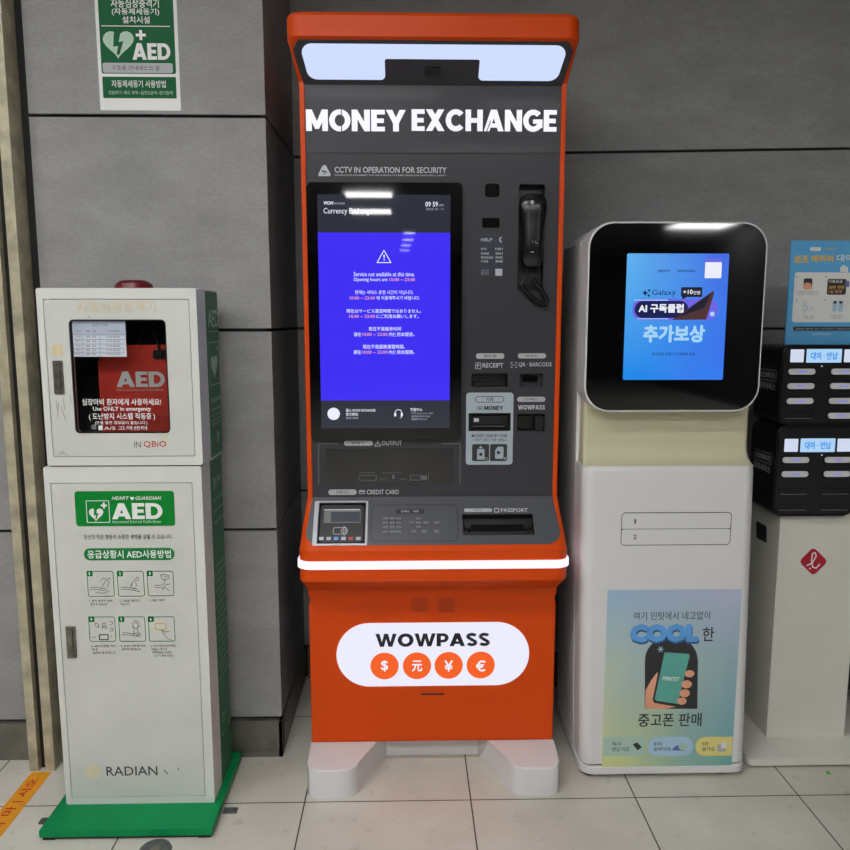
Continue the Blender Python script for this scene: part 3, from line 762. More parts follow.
# ================================================================== MONEY EXCHANGE KIOSK
KX, KY = .068, 2.066
K = thing('currency_kiosk', 'tall orange and graphite money exchange machine with a blue screen', 'kiosk', (KX, 2.28, 0))
fk = front(KY)                 # graphite face
DB, DF = Vector((0, KY, .806)), Vector((0, 1.970, .690))   # back and front edge of the sloping desk
fd = Face(DF, (1, 0, 0), DB-DF)
HB, HF = Vector((0, KY, 1.897)), Vector((0, 1.966, 1.974))  # underside of the canopy
fh = Face(HB, (1, 0, 0), HF-HB)
cuts = []
def cutter(f, x0, y0, x1, y1, depth, rad=.004):
    r = f.rect(x0, y0, x1, y1); cuts.append((f, r, depth, rad)); return r
hs = cutter(fk, 517.6, 183.6, 544.5, 291, .034, .008)
rc = cutter(fk, 471, 373, 508, 387, .03)
qr = cutter(fk, 519, 373, 543.5, 388, .02)
mo = cutter(fk, 468.5, 413, 510.5, 431, .025, .002)
cs = cutter(fk, 516.7, 413.5, 545, 431, .02)
cm = cutter(fk, 485, 183.6, 499.4, 197.4, .008, .006)
sm_ = cutter(fk, 482, 217.5, 500, 228, .010, .004)
ou = cutter(fk, 326, 448.5, 453.8, 483.5, .006, .006)
cr = cutter(fd, 318, 503, 365.5, 543.8, .02, .003)
pp = cutter(fd, 462, 514, 534, 535.5, .024, .003)
# shell: one orange housing, canopy and desk included
HW = .346
bm = B()
loft(bm, [plan(.085, KX, .349, 2.056, 2.53, .004), plan(.50, KX, .349, 2.056, 2.53, .004), plan(.505, KX, .347, KY+.004, 2.53, .004), plan(1.93, KX, HW, KY+.004, 2.53, .004)])
housing = link('housing', bm, M['orange'], K, 30); 
cut(housing, cuts)
bm = B()   # desk tray
loft(bm, [plan(.522, KX, .350, 2.052, 2.12, .010), plan(.548, KX, .3515, 2.045, 2.12, .012), plan(.592, KX, .3615, 1.972, 2.12, .030), plan(.598, KX, .3625, 1.964, 2.12, .034), plan(.683, KX, .3625, 1.962, 2.12, .034), plan(.690, KX, .3605, 1.968, 2.12, .032), plan(.72, KX, .3585, 1.995, 2.12, .026), plan(.806, KX, .3475, KY, 2.12, .006)])
tray = link('desk_tray', bm, M['orange'], K, 30); cut(tray, cuts)
bm = B()   # canopy
loft(bm, [plan(1.8975, KX, .3475, KY+.001, 2.53, .004), plan(1.93, KX-.001, .3525, 2.023, 2.53, .014), plan(1.970, KX-.002, .3595, 1.972, 2.53, .030), plan(1.976, KX-.002, .3615, 1.962, 2.53, .034), plan(2.024, KX-.002, .3615, 1.962, 2.53, .034), plan(2.032, KX-.002, .3575, 1.967, 2.526, .032), plan(2.035, KX-.002, .352, 1.974, 2.52, .03)])
canopy = link('canopy', bm, M['orange'], K, 30)
for s in (-1, 1):
    boxo('side_panel', M['panel'], K, KX+s*.3475-.003, KX+s*.3475+.003, 2.10, 2.515, .12, 1.885, bev=.001, label='graphite side panel')
    x = KX+s*(HW-.0065)
    boxo('side_rail', M['orange'], K, x-.0065, x+.0065, KY-.004, KY+.01, .80, 1.90, bev=.002)
# graphite face
bm = B(); slab(bm, fk, [(KX-HW+.0132, .800), (KX+HW-.0132, .800), (KX+HW-.0132, 1.897), (KX-HW+.0132, 1.897)], -.008, 0)
facep = link('front_panel', bm, M['panel'], K, None, 'graphite front panel'); cut(facep, cuts)
bm = B(); u0, u1, zs = KX-HW+.0135, KX+HW-.0135, fk.loc(435, 153.5)[1]
box(bm, u0, u1, KY-.0006, KY, zs-.0007, zs+.0007); link('panel_seam', bm, M['rubber'], facep)
# lower door
lz0, lz1 = .088, .528
slabo('lower_door', M['orange'], K, front(2.056), rr(KX-.343, lz0+.002, KX+.343, lz1-.004, .004), -.004, .0022, .001)
# --- canopy light
vl = (HF-HB).length
hp = [(KX-.3345, -.001), (KX+.3345, -.001), (KX+.343, vl*.6), (KX+.345, vl-.03), (KX+.330, vl-.006), (KX-.334, vl-.006), (KX-.349, vl-.03), (KX-.347, vl*.6)]
hood = slabo('canopy_underside', M['panel'], K, fh, hp, -.004, .0034, label='graphite canopy underside')
L0 = [fh.loc(x, y) for x, y in ((305, 44), (560, 44), (560, 79), (305, 79))]
ua, ub = fh.loc(303, 60)[0], fh.loc(564, 60)[0]; vt, vb = fh.loc(435, 43.5)[1], fh.loc(435, 79)[1]
na, nb, nv = fh.loc(385, 68)[0], fh.loc(479, 68)[0], fh.loc(435, 58)[1]
def corner(cu, cv, r, a0, a1, n=6): return [(cu+r*math.cos(math.radians(a0+(a1-a0)*k/n)), cv+r*math.sin(math.radians(a0+(a1-a0)*k/n))) for k in range(n+1)]
R1, R2 = .026, .012
pts = corner(na-R2, vb+R2, R2, -90, 0)+corner(na+.006, nv-.006, .006, 180, 90)+corner(nb-.006, nv-.006, .006, 90, 0)+corner(nb+R2, vb+R2, R2, 180, 270)+corner(ub-R1-.006, vb+R1, R1, -90, 0)+corner(ub-R1, vt-R1, R1, 0, 90)+corner(ua+R1, vt-R1, R1, 90, 180)+corner(ua+R1+.006, vb+R1, R1, 180, 270)
slabo('canopy_light', M['e_hood'], hood, fh, pts, .0005, .0052, label='lit white light panel')
a = fh.rect(425, 66, 441, 74); slabo('camera_dome', M['black'], hood, fh, rr(*a, .004), .0005, .0075, .0015)
# --- face lettering
p = Print(fk, .0006)
p.block('MONEY', 306, 109.7, 405.8, 131.3, 'e_letter'); p.block('EXCHANGE', 411.6, 109.7, 556.6, 131.3, 'e_letter')
p.done('title_lettering', facep, 'lit white title lettering')
p = Print(fk, .0011)
p.line([(341.3, 108.5), (341.3, 115.6)], 'panel', 1); p = p.next('stencil_gap', facep); p.line([(341.5, 125), (341.5, 132.6)], 'panel', 1); p = p.next('stencil_gap', facep)
p.line([(486.5, 131.8), (490.6, 121)], 'panel', .9)
p.done('stencil_gap', facep)
p = Print(fk, .0006)
p.poly([(324.4, 165), (326, 165.6), (330.8, 174.4), (330, 176.2), (319, 176.2), (318.2, 174.4), (322.8, 165.6)], 'letter_grey')
p.lift(); p.poly([(322, 170.2), (327, 171.6), (326.4, 173), (321.6, 171.6)], 'panel'); p.rect(323.6, 173, 324.8, 174.6, 'panel'); p.lift(-.0003)
p.text('CCTV IN OPERATION FOR SECURITY', 334.5, 167, 446.5, 173, 'letter_grey', .025)
p.text('SURVEILLANCE EQUIPMENT FOR THE PURPOSE OF CRIME PREVENTION AND PUBLIC SAFETY', 334.5, 174.6, 446, 176.4, 'letter_grey', .006)
def pill(x0, y0, x1, y1, s_, b=.006):
    p.rect(x0, y0, x1, y1, 'pill', 2.6); p.lift(); w_ = .5*(x1-x0); c_ = (x0+x1)/2
    p.text(s_, c_-w_*.45, y0+1.2, c_+w_*.45, y1-1.2, 'print_dark', b); p.lift(-.0003)
p = p.next('security_notice', facep, 'grey camera warning notice')
pill(476, 353.3, 504.3, 358.8, '영수증'); p.frame(475.4, 362.6, 481, 369, 'letter_grey', .8, .5); p.text('P', 477, 364, 479.4, 367.6, 'letter_grey', .02)
p.text('RECEIPT', 482.6, 363, 503.3, 367.6, 'letter_grey', .014)
p = p.next('receipt_label', facep)
pill(517.8, 353.3, 546, 358.4, '바코드'); p.text('QR · BARCODE', 518.4, 362.3, 551.8, 367.2, 'letter_grey', .014)
for a in ((511, 362.5, 1, 1), (516.7, 362.5, -1, 1), (511, 367.5, 1, -1), (516.7, 367.5, -1, -1)): p.line([(a[0]+a[2]*1.8, a[1]), (a[0], a[1]), (a[0], a[1]+a[3]*1.6)], 'letter_grey', .5)
p.line([(511.5, 365), (516.2, 365)], 'letter_grey', .5)
p = p.next('code_label', facep)
pill(517, 396.7, 545.3, 401.8, '와우패스'); p.block('WOWPASS', 518, 405, 545, 409.5, 'letter_grey')
p = p.next('card_label', facep)
pill(344, 440.6, 372.8, 445.6, '방출구'); p.text('OUTPUT', 381.6, 440.7, 402, 445.2, 'letter_grey', .015)
p.line([(377.7, 440.5), (377.7, 444)], 'letter_grey', .6); p.line([(376, 442.4), (377.7, 444.2), (379.4, 442.4)], 'letter_grey', .6); p.line([(375, 444), (375, 446), (380.4, 446), (380.4, 444)], 'letter_grey', .6)
p = p.next('output_label', facep)
p.line([(338, 443.6), (318.5, 443.6), (318.8, 484)], 'line_grey', 1); p = p.next('bracket_line', facep); p.line([(441.5, 443.6), (460.3, 443.6), (459.8, 483)], 'line_grey', 1)
p = p.next('bracket_line', facep)
pill(328.4, 489.4, 356.6, 494.9, '신용카드'); p.text('CREDIT CARD', 366.7, 489.6, 399, 494.3, 'letter_grey', .02)
p.frame(359, 490, 364.8, 494, 'letter_grey', .6, .5); p.rect(359, 491, 364.8, 492, 'letter_grey')
p.done('credit_label', facep)
# --- help label
slabo('help_label', M['help'], facep, fk, rr(*fk.rect(479.6, 234, 503.8, 276.6), .003), .0001, .0007)
p = Print(fk, .0011)
p.text('HELP', 481, 238.1, 492.2, 241.4, 'letter_grey', .03)
p.arc(501.8, 239.7, 2.2, 100, 260, 'letter_grey', 1.2, 8)
for y, a_, x1, b_ in ((249, '한국어', 486.3, '1001'), (253.5, '日本語', 489, '3041'), (257.5, 'ENGLISH', 492.8, '3042'), (261.4, '中文简', 488, '3048')): p.text(a_, 481, y-1.2, x1, y+1.2, 'letter_grey', .015); p.text(b_, 495.3, y-1.2, 502.6, y+1.2, 'letter_grey', .015)
for k in range(3): p.text('상담시간 안내', 481, 269.6+k*2, 488.5, 270.8+k*2, 'letter_grey')
p.rect(495.3, 268.8, 502.2, 275.8, 'letter_grey', .6)
p.done('help_lettering', facep)
# --- pockets on the face
def pocket_part(name, f, r4, depth, rad, m, parent=K, label=None):
    bm = B(); pocket(bm, f, r4, depth, rad); return link(name, bm, M[m], parent, 35, label)
pocket_part('phone_recess', fk, hs, .034, .008, 'black')
o = pocket_part('receipt_slot', fk, rc, .03, .004, 'slot_in'); a = fk.rect(474, 383, 505, 386); slabo('slot_lip', M['black'], o, fk, rr(*a, .001), -.028, -.008, .001)
o = pocket_part('code_scanner', fk, qr, .02, .004, 'panel'); a = fk.rect(523, 376.5, 538.5, 382); slabo('scanner_window', M['black_gloss'], o, fk, rr(*a, .002), -.019, -.014, .001)
# money plate
o = B(); mp_ = fk.rect(466, 392.6, 513, 464.6)
bm = o; ring_slab(bm, fk, rr(*mp_, .009), rr(mo[0]-.0002, mo[1]-.0002, mo[2]+.0002, mo[3]+.0002, .002), .0001, .0012)
plate = link('money_plate', bm, M['plate'], facep, 35, 'pale blue grey label plate')
o = pocket_part('banknote_slot', fk, mo, .025, .002, 'slot_in')
a = fk.rect(473.5, 416, 506, 424.5); slabo('slot_bezel', M['black'], o, fk, rr(*a, .002), -.023, -.004, .002)
a = fk.rect(473.5, 426.2, 505, 427.2); slabo('slot_edge', M['line_grey'], o, fk, rr(*a, .0005), -.023, -.010, 0)
a = fk.rect(474, 418.3, 479, 422); slabo('indicator_tag', M['letter_grey'], o, fk, rr(*a, .001), -.0045, -.0030)
p = Print(fk, .0018)
p.frame(475, 396.2, 504, 402.4, 'print_dark', 3, .6); p.text('지폐', 486, 397.4, 493, 401.2, 'print_dark', .006)
p.frame(476.6, 406.3, 483, 410, 'print_dark', .6, .4); p.disc(479.8, 408.2, 1, 'print_dark')
p.block('MONEY', 484.2, 405.8, 503, 410, 'print_dark')
p.text('MONEY ONE BY ONE', 471.7, 434, 507, 437.2, 'print_dark', .012); p.text('一枚ずつ投入 一張一張投入', 473, 438.4, 506.6, 441, 'print_dark', .006)
for x in (472, 490): p.rect(x, 444, x+17, 461, 'print_dark', 1.6)
p.lift()
p.rect(477, 449, 484.4, 459.4, 'plate'); p.poly([(480.7, 445.6), (482.8, 448.2), (478.6, 448.2)], 'plate')
p.rect(495, 446.5, 503.4, 458.6, 'plate', 1.2); p.poly([(495, 446.5), (498, 446.5), (495, 450)], 'print_dark')
p.frame(484.6, 457, 487.8, 460.2, 'plate', 1.5, .5); p.line([(503.6, 457), (506, 459.6)], 'plate', .6); p.line([(506, 457), (503.6, 459.6)], 'plate', .6)
p.lift(); p.disc(480.7, 454.2, 1.7, 'print_dark'); p.disc(498.4, 452.4, 1.7, 'print_dark')
p.done('plate_lettering', plate)
o = pocket_part('card_slot', fk, cs, .02, .004, 'slot_in')
a = fk.rect(534.5, 415.5, 543, 429.5); slabo('card_mouth', M['black'], o, fk, rr(*a, .003), -.019, .010, .003)
a = fk.rect(535.6, 424, 542, 425); bm = B(); slab(bm, fk, rr(*a, .0005), .0095, .0105); link('card_slit', bm, M['slot_in'], o)
a = fk.rect(519, 416, 532, 429); slabo('reader_lens', M['black_gloss'], o, fk, rr(*a, .003), -.019, -.010, .003)
bm = B(); slab(bm, fk, rr(*cm, .007), -.008, .0012, 0, .001); cam_ = link('camera_window', bm, M['black_gloss'], K, 35, 'black camera window')
bm = B(); slab(bm, fk, rr(*sm_, .004), -.009, -.002, 0, .001); link('sensor_window', bm, M['black_gloss'], K, 35, 'black sensor window')
# output flap
bm = B(); slab(bm, fk, rr(ou[0]+.0008, ou[1]+.0008, ou[2]-.0008, ou[3]-.0008, .006), -.0055, -.0006, 0, .001)
flap = link('output_flap', bm, M['output_glass'], K, 35, 'smoked glossy output flap')
fo = front(KY+.0006); p = Print(fo, .0005)
p.frame(359, 475, 376.5, 480.6, 'line_grey', .6, .7); p.line([(358, 472.8), (375, 472.8)], 'line_grey', .5); p.line([(382, 472.8), (403, 472.8)], 'line_grey', .5)
p.line([(380, 479.5), (387, 478)], 'line_grey', .6); p.rect(392, 474.5, 394.5, 479, 'line_grey'); p.line([(400, 479), (407, 479)], 'line_grey', .5)
p.frame(410, 474.6, 421, 480.4, 'line_grey', .6, .7); p.rect(421.5, 475.5, 427, 480, 'line_grey'); p.line([(428.5, 472.5), (428.5, 480.5)], 'line_grey', .5)
p.done('output_slot_print', flap, 'grey slot fittings')
# handset
HX = (hs[0]+hs[2])/2
def hsec(z, cx, hw, yc, hd, n=20):
    return [Vector((cx+hw*math.copysign(abs(math.cos(2*PI*k/n))**.75, math.cos(2*PI*k/n)), yc+hd*math.copysign(abs(math.sin(2*PI*k/n))**.75, math.sin(2*PI*k/n)), z)) for k in range(n)]
zT, zB = fk.loc(532, 194)[1], fk.loc(532, 268.5)[1]; hl = zT-zB
xt, xb_ = fk.loc(533, 205)[0], fk.loc(532.3, 255)[0]
prof = [(0, .012, .0, .006), (.02, .022, .0, .012), (.07, .028, -.002, .017), (.16, .0295, -.004, .019), (.26, .028, -.006, .017), (.36, .0245, -.010, .0125), (.5, .0225, -.012, .0115), (.66, .0225, -.012, .012), (.78, .0235, -.009, .0145), (.9, .0235, -.005, .0165), (.97, .018, -.003, .012), (1, .009, -.002, .006)]
bm = B(); loft(bm, [hsec(zT-hl*q, xt+(xb_-xt)*q, w_*1.25, KY+.003+yo, hd) for q, w_, yo, hd in prof])
hand = link('handset', bm, M['handset'], K, 60, 'black telephone handset')
fhs = front(KY-.0135)
p = Print(front(KY-.0215), .0004); p.disc(532, 202.3, 1.9, 'pill', 14); p.done('handset_badge', hand)
p = Print(front(KY-.0216), .0006); p.disc(532.6, 241.8, .5, 'pill', 8); p.line([(535.5, 241), (535.5, 243.2), (538, 243.2)], 'pill', .4); p.rect(530.2, 251.4, 533.6, 252.6, 'print_grey'); p.done('handset_print', hand)
def coil(path, r, turns, tr):
    P_ = smoothpath(path, 40); L_ = [0]
    for a, b in zip(P_, P_[1:]): L_.append(L_[-1]+(b-a).length)
    out = []; N_ = turns*9
    for i in range(N_+1):
        s_ = L_[-1]*i/N_; j = 0
        while j < len(L_)-2 and L_[j+1] < s_: j += 1
        q = (s_-L_[j])/max(L_[j+1]-L_[j], 1e-6); c = P_[j].lerp(P_[j+1], q); t_ = (P_[j+1]-P_[j]).normalized()
        a = t_.cross(Vector((0, 1, 0))).normalized(); b = t_.cross(a); th = 2*PI*i/9
        out.append(c+a*r*math.cos(th)+b*r*math.sin(th))
    bm = B(); tube(bm, out, tr, 5); return bm
c1, c2, c3, c4, c5 = [atY(x, y, KY+o_) for x, y, o_ in ((528.5, 268, -.002), (521, 285, -.014), (531, 297, -.014), (546.5, 301, -.016), (533, 279, .0))]
bm = B(); tube(bm, smoothpath([c1, c1.lerp(c2, .5)+Vector((0, -.004, 0)), c2], 6), .0022, 6)
cord = link('handset_cord', bm, M['black'], K, 60, 'black coiled cord')
link('cord_coil', coil([c2, c3, atY(541, 303.5, KY-.016), c4, atY(541, 290, KY-.014), c5], .0062, 44, .0017), M['black'], cord, 60)
# --- main screen
fz = front(KY-.012)
bz = fz.rect(308.6, 182.4, 461.7, 439.5)
bez = slabo('screen_bezel', M['black_gloss'], K, fz, rr(*bz, .010), -.0125, 0, .002, 'glossy black screen surround')
sx0, sy0, sx1, sy1 = fz.rect(319.3, 194.6, 450, 428.2)
yh, yf_ = fz.loc(385, 232.6)[1], fz.loc(385, 400.4)[1]
disp = slabo('header_bar', M['e_head'], bez, fz, [(sx0, yh), (sx1, yh), (sx1, sy1), (sx0, sy1)], -.001, .0006)
slabo('display', M['e_blue'], bez, fz, [(sx0, yf_), (sx1, yf_), (sx1, yh), (sx0, yh)], -.001, .0006, label='blue message screen')
slabo('footer_bar', M['e_head'], bez, fz, [(sx0, sy0), (sx1, sy0), (sx1, yf_), (sx0, yf_)], -.001, .0006)
p = Print(fz, .0011)
p.text('WOW', 323.6, 201.3, 333.4, 204.8, 'e_white', .03); p.text('EXCHANGE', 334, 202.4, 344.6, 204.6, 'e_dim', .002)
p.text('Currency Exchange', 323.6, 208, 372, 215.4, 'e_white', 0)
p.text('09 59', 425.4, 201.8, 438, 206.8, 'e_white', .012); p.text('AM', 439, 204, 443.4, 206.6, 'e_dim'); p.text('2024. 01. 11', 426, 208.2, 443.4, 210.2, 'e_dim', .004)
for k in range(3):
    q = [(384, 250.4), (391, 262.6), (377, 262.6)]; p.line([q[k], q[(k+1) % 3]], 'e_white', .8)
p.text('!', 383.4, 254.5, 384.8, 260.6, 'e_white', .01)
p = p.next('screen_header_lettering', bez)
W_, T_ = 'e_white', 'e_peach'; tm = '10:00 ~ 23:00'
p.text('Service not available at this time.', 353.7, 272, 414.6, 276.3, W_, .004)
p.text('Opening hours are', 353.7, 277.6, 387.4, 282.2, W_, .004); p.text(tm, 389.5, 278, 415, 281.2, T_, .012)
p = p.next('english_message', bez)
p.text('현재는 서비스 운영 시간이 아닙니다.', 355, 290.3, 413.5, 294.3, W_, .006)
p.text(tm, 349.7, 296.4, 375, 299.6, T_, .012); p.text('에 이용해주시기 바랍니다.', 376.4, 296, 419.6, 300, W_, .006)
p = p.next('korean_message', bez)
p.text('現在はサービス運営時間ではありません。', 346.4, 309, 421, 313, W_, .006)
p.text(tm, 349.2, 314.7, 375, 317.9, T_, .012); p.text('にご利用お願いします。', 376.4, 314.3, 418.5, 318.3, W_, .006)
p = p.next('japanese_message', bez)
p.text('现在不是服务时间', 368.7, 326.8, 401, 330.8, W_, .006)
p.text('请在', 353.7, 332.3, 361, 336.4, W_, .006); p.text(tm, 362, 332.7, 387.6, 336, T_, .012); p.text('内使用本服务。', 389, 332.3, 414.5, 336.4, W_, .006)
p = p.next('chinese_message', bez)
p.text('現在不是服務運營時間。', 362.8, 344.6, 405, 348.8, W_, .006)
p.text('請在', 353.7, 350, 361, 354.2, W_, .006); p.text(tm, 362, 350.4, 387.6, 353.8, T_, .012); p.text('內使用本服務。', 389, 350, 414.5, 354.2, W_, .006)
p.done('chinese_message', bez)
p = Print(fz, .0011)
p.disc(333.7, 413.8, 6.2, 'e_white')
p.text('進入 WOW EXCHANGE', 346, 408.6, 375.4, 411.8, 'e_white', .012); p.text('官方網站', 346, 412.6, 358, 415.8, 'e_white', .008); p.text('掃描二維碼', 346, 416.8, 358, 419, 'e_dim')
p = p.next('website_lettering', bez)
p.rect(386.3, 402, 386.8, 427, 'e_dark')
p.arc(398.5, 413, 3.4, -20, 200, 'e_white', .7); p.rect(394.2, 412.6, 396.2, 416.4, 'e_white', .8); p.rect(400.8, 412.6, 402.8, 416.4, 'e_white', .8); p.arc(400, 416, 1.8, -90, 0, 'e_white', .5, 5)
p.text('客服中心', 410.2, 408, 422.4, 411.2, 'e_white', .012)
for k, s_ in enumerate(('平日 help center 1800', '週末及公休日 10:00', '營業時間 10:00~23:00')): p.text(s_, 411.5, 412.4+k*2.8, 433-3*k, 414.4+k*2.8, 'e_dim')
p.done('helpline_lettering', bez)
# --- desk
u0, u1 = KX-.338, KX+.338; vd = (DB-DF).length
dp = [(u0+.045, .008)]+corner(u0+.001, .048, .04, 270, 180)[::1]
dpts = corner(KX+.306, .044, .038, -90, 0)+[(KX+.333, vd-.001), (KX-.333, vd-.001)]+corner(KX-.306, .044, .038, 180, 270)
bm = B(); slab(bm, fd, dpts, -.006, .0022)
desk = link('desk_surface', bm, M['desk'], K, 30, 'graphite sloping desk surface'); cut(desk, cuts)
o = pocket_part('card_reader', fd, cr, .02, .003, 'black')
bm = B(); c_ = cr; ring_slab(bm, fd, rr(c_[0]-.012, c_[1]-.006, c_[2]+.006, c_[3]+.005, .004), rr(c_[0]-.0004, c_[1]-.0004, c_[2]+.0004, c_[3]+.0004, .003), .0012, .0030); link('reader_frame', bm, M['silver'], o, 35, 'silver frame')
slabo('reader_body', M['black'], o, fd, rr(c_[0]+.006, c_[1]+.006, c_[2]-.006, c_[3]-.004, .005), -.019, -.004, .003)
frd = Face(fd.P(0, 0, -.004), fd.u, fd.v)
p = Print(frd, .0006); p.rect(324, 510, 360.6, 523, 'print_grey'); p.rect(324, 509.2, 360, 510.4, 'letter_grey'); p.lift(); p.rect(331, 512, 360, 522, 'help')
for k, cn in enumerate(('letter_grey', 'pill', 'cool', 'letter_grey', 'red_print', 'pill')): p.rect(319+k*7.4, 537, 323.6+k*7.4, 540.2, cn)
for r_ in (2, 4, 6): p.arc(340, 531, r_, -50, 50, 'letter_grey', .7, 6)
p.frame(333, 527.5, 347.5, 534.5, 'letter_grey', 2.5, .5)
p.done('reader_print', o, 'reader screen and card marks')
p = Print(fd, .0032)
p.rect(396, 509.8, 424, 514, 'black', .6); p.frame(371, 505, 458, 542, 'black', 6, .8); p.lift(); p.text('핀패드 · 버튼', 401, 510.8, 419, 513, 'letter_grey', .004)
p.frame(448.3, 521.8, 454, 526.6, 'print_dark', 2.2, .5)
p.rect(464, 509, 492, 512.5, 'pill', 1.6); p.frame(494, 508.6, 499, 513, 'letter_grey', .6, .8); p.text('PASSPORT', 500.7, 508.7, 527.7, 512.5, 'letter_grey', .014); p.lift(); p.text('여권', 474, 509.6, 482, 511.9, 'print_dark')
p.done('desk_lettering', desk)
keys = [(a, b, c, d) for b, d in ((518, 520.6), (522.1, 525.1), (526.5, 529.4)) for a, c in ((382.5, 388), (389.5, 394.6), (396, 401.5))]
keys += [(382.5, 531, 388, 534.2), (389.5, 531, 401.5, 534.2), (416, 518, 421, 520.6), (409, 522.1, 414, 525), (416, 522.1, 421, 525), (423.4, 522.1, 428.4, 525), (434, 522, 439, 525), (416, 526.3, 421, 529), (411, 530.6, 416, 534), (421.6, 530.6, 427, 534), (434, 530.6, 439, 534)]
for k in keys: slabo('key', M['key'], K, fd, rr(*fd.rect(*k), .001), .001, .0052, .0009)
o = pocket_part('passport_slot', fd, pp, .024, .003, 'slot_in')
a = fd.rect(468, 522, 529, 529.5); slabo('scanner_glass', M['black_gloss'], o, fd, rr(*a, .003), -.023, -.016, .001)
for x0, x1 in ((464.5, 471), (524.5, 531.5)): slabo('slot_guide', M['black'], o, fd, rr(*fd.rect(x0, 520, x1, 527), .003), -.023, -.003, .002)
a = fd.rect(470, 530.6, 528, 533.6); slabo('slot_lip', M['black'], o, fd, rr(*a, .001), -.023, -.006, .002)
# light strip around the desk
zA, zB_ = atY(435, 561.6, 1.955).z, atY(435, 569.6, 1.955).z
bm = B(); loft(bm, [plan(zB_, KX, .3645, 1.959, 2.118, .036), plan(zB_+.002, KX, .3675, 1.955, 2.118, .038), plan(zA-.002, KX, .3675, 1.955, 2.118, .038), plan(zA, KX, .3645, 1.959, 2.118, .036)])
link('light_strip', bm, M['e_strip'], K, 40, 'glowing white light strip')
# lit sign, grille, slot
fl = front(2.0538)
slabo('sign_panel', M['e_sign'], K, fl, rr(*fl.rect(336.5, 622.5, 529, 685.5), .2, 14), -.001, .002, label='lit white rounded sign')
p = Print(fl, .0026)
p.block('WOWPASS', 375.5, 633, 490, 646, 'e_sign_dark')
for x, y in ((384.6, 665.6), (417, 665.4), (448.6, 665), (480.6, 664.6)): p.disc(x, y, 14.1, 'e_coin', 40)
p.lift()
for x, g in ((384.6, '$'), (417, '元'), (448.6, '¥'), (480.6, '€')):
    w_ = {'$': 3.6, '元': 5.2, '¥': 4.2, '€': 4.8}[g]; p.text(g, x-w_, 660, x+w_, 671, 'e_white', .03, res=4)
p.done('sign_lettering', K, 'dark lettering and orange coin marks')
for x0, x1, nx in ((412.8, 427, 7), (439.2, 454, 8)):
    p = Print(fl, .0006)
    for i in range(nx):
        for j in range(7): p.disc(x0+(x1-x0)*i/(nx-1), 598.8+j*2.1, .62, 'slot_in', 8)
    p.done('speaker_grille', K, 'grid of dark speaker holes')
p = Print(fl, .0006); p.rect(420.6, 693.2, 444, 694.8, 'slot_in', .5); p.done('door_slot', K, 'thin dark slot')
# base with two feet
def fl_pt(x, y, z): q = atZ(x, y, z); return (q.x, q.y)
Lf = [(KX-.349, 2.20), (-.283, 2.05), (-.2815, 1.955), (-.272, 1.930), (-.250, 1.9165), (-.185, 1.9165), (-.160, 1.924), (-.140, 1.945)]
Rf = [(2*KX-x, y) for x, y in Lf][::-1]
iL, iR = (-.068, 2.122), (2*KX+.068, 2.122)
foot = Lf+[iL, iR]+Rf+[(KX+.349, 2.50), (KX-.349, 2.50)]
foot = [(x, y) for i, (x, y) in enumerate(foot)]
base = slabo('base', M['white_plastic'], K, ff, foot[::1], .0005, .0835, .004, 'white base with two splayed feet')
# power cable at the back
bm = B(); tube(bm, smoothpath([(KX-.346, 2.47, .42), (KX-.37, 2.46, .44), (KX-.392, 2.45, .40), (KX-.388, 2.46, .2), (KX-.375, 2.50, .03), (KX-.30, 2.545, .006), (-.1, 2.56, .006)]), .004, 8)
link('power_cable', bm, M['black'], K, 60, 'black power cable')
# nuts on the edge of the desk
for z in (.612, .590):
    bm = B(); bmesh.ops.create_cone(bm, cap_ends=True, segments=10, radius1=.006, radius2=.005, depth=.006, matrix=Matrix.Translation((KX+.3650, 2.02, z)) @ Matrix.Rotation(PI/2, 4, 'Y')); link('side_bolt', bm, M['steel'], K)

# ================================================================== PHONE TRADE-IN KIOSK
MX, MW, MY = .7045, .2365, 1.99
K2 = thing('phone_kiosk', 'white floor standing kiosk with a rounded black screen head and a poster', 'kiosk', (MX, 2.17, 0))
bm = B(); loft(bm, [plan(.046, MX+.017, MW-.001, MY+.001, 2.083, .030), plan(.050, MX+.017, MW, MY, 2.085, .032), plan(.886, MX, MW-.001, MY, 2.085, .032), plan(.897, MX, MW-.002, MY+.002, 2.085, .032), plan(.902, MX, MW-.005, MY+.006, 2.085, .030)])
body = link('body', bm, M['white_plastic'], K2, 30)
bm = B(); loft(bm, [plan(.047, MX+.015, MW-.001, 2.0875, 2.345, .003, .02), plan(.9, MX, MW-.001, 2.0875, 2.345, .003, .02), plan(1.50, MX-.005, MW-.004, 2.0875, 2.33, .003, .02), plan(1.53, MX-.005, MW-.03, 2.0875, 2.32, .003, .02)])
link('rear_housing', bm, M['white_plastic'], K2, 30)
bm = B(); loft(bm, [plan(.014, MX+.018, MW-.004, MY+.002, 2.343, .032, .02), plan(.018, MX+.018, MW, MY-.002, 2.346, .034, .02), plan(.037, MX+.018, MW, MY-.002, 2.346, .034, .02), plan(.040, MX+.018, MW-.004, MY+.001, 2.344, .032, .02)])
link('plinth', bm, M['white_plastic'], K2, 30)
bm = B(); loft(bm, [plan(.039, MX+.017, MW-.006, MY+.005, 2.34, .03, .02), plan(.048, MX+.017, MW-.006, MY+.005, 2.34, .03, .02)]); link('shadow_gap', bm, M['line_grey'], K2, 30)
for x in (MX-.185, MX+.19):
    for y in (2.03, 2.29):
        bm = B(); cyl(bm, x, y, 0, .0145, .02, 20); link('foot', bm, M['rubber'], K2, 40, 'black rubber foot')
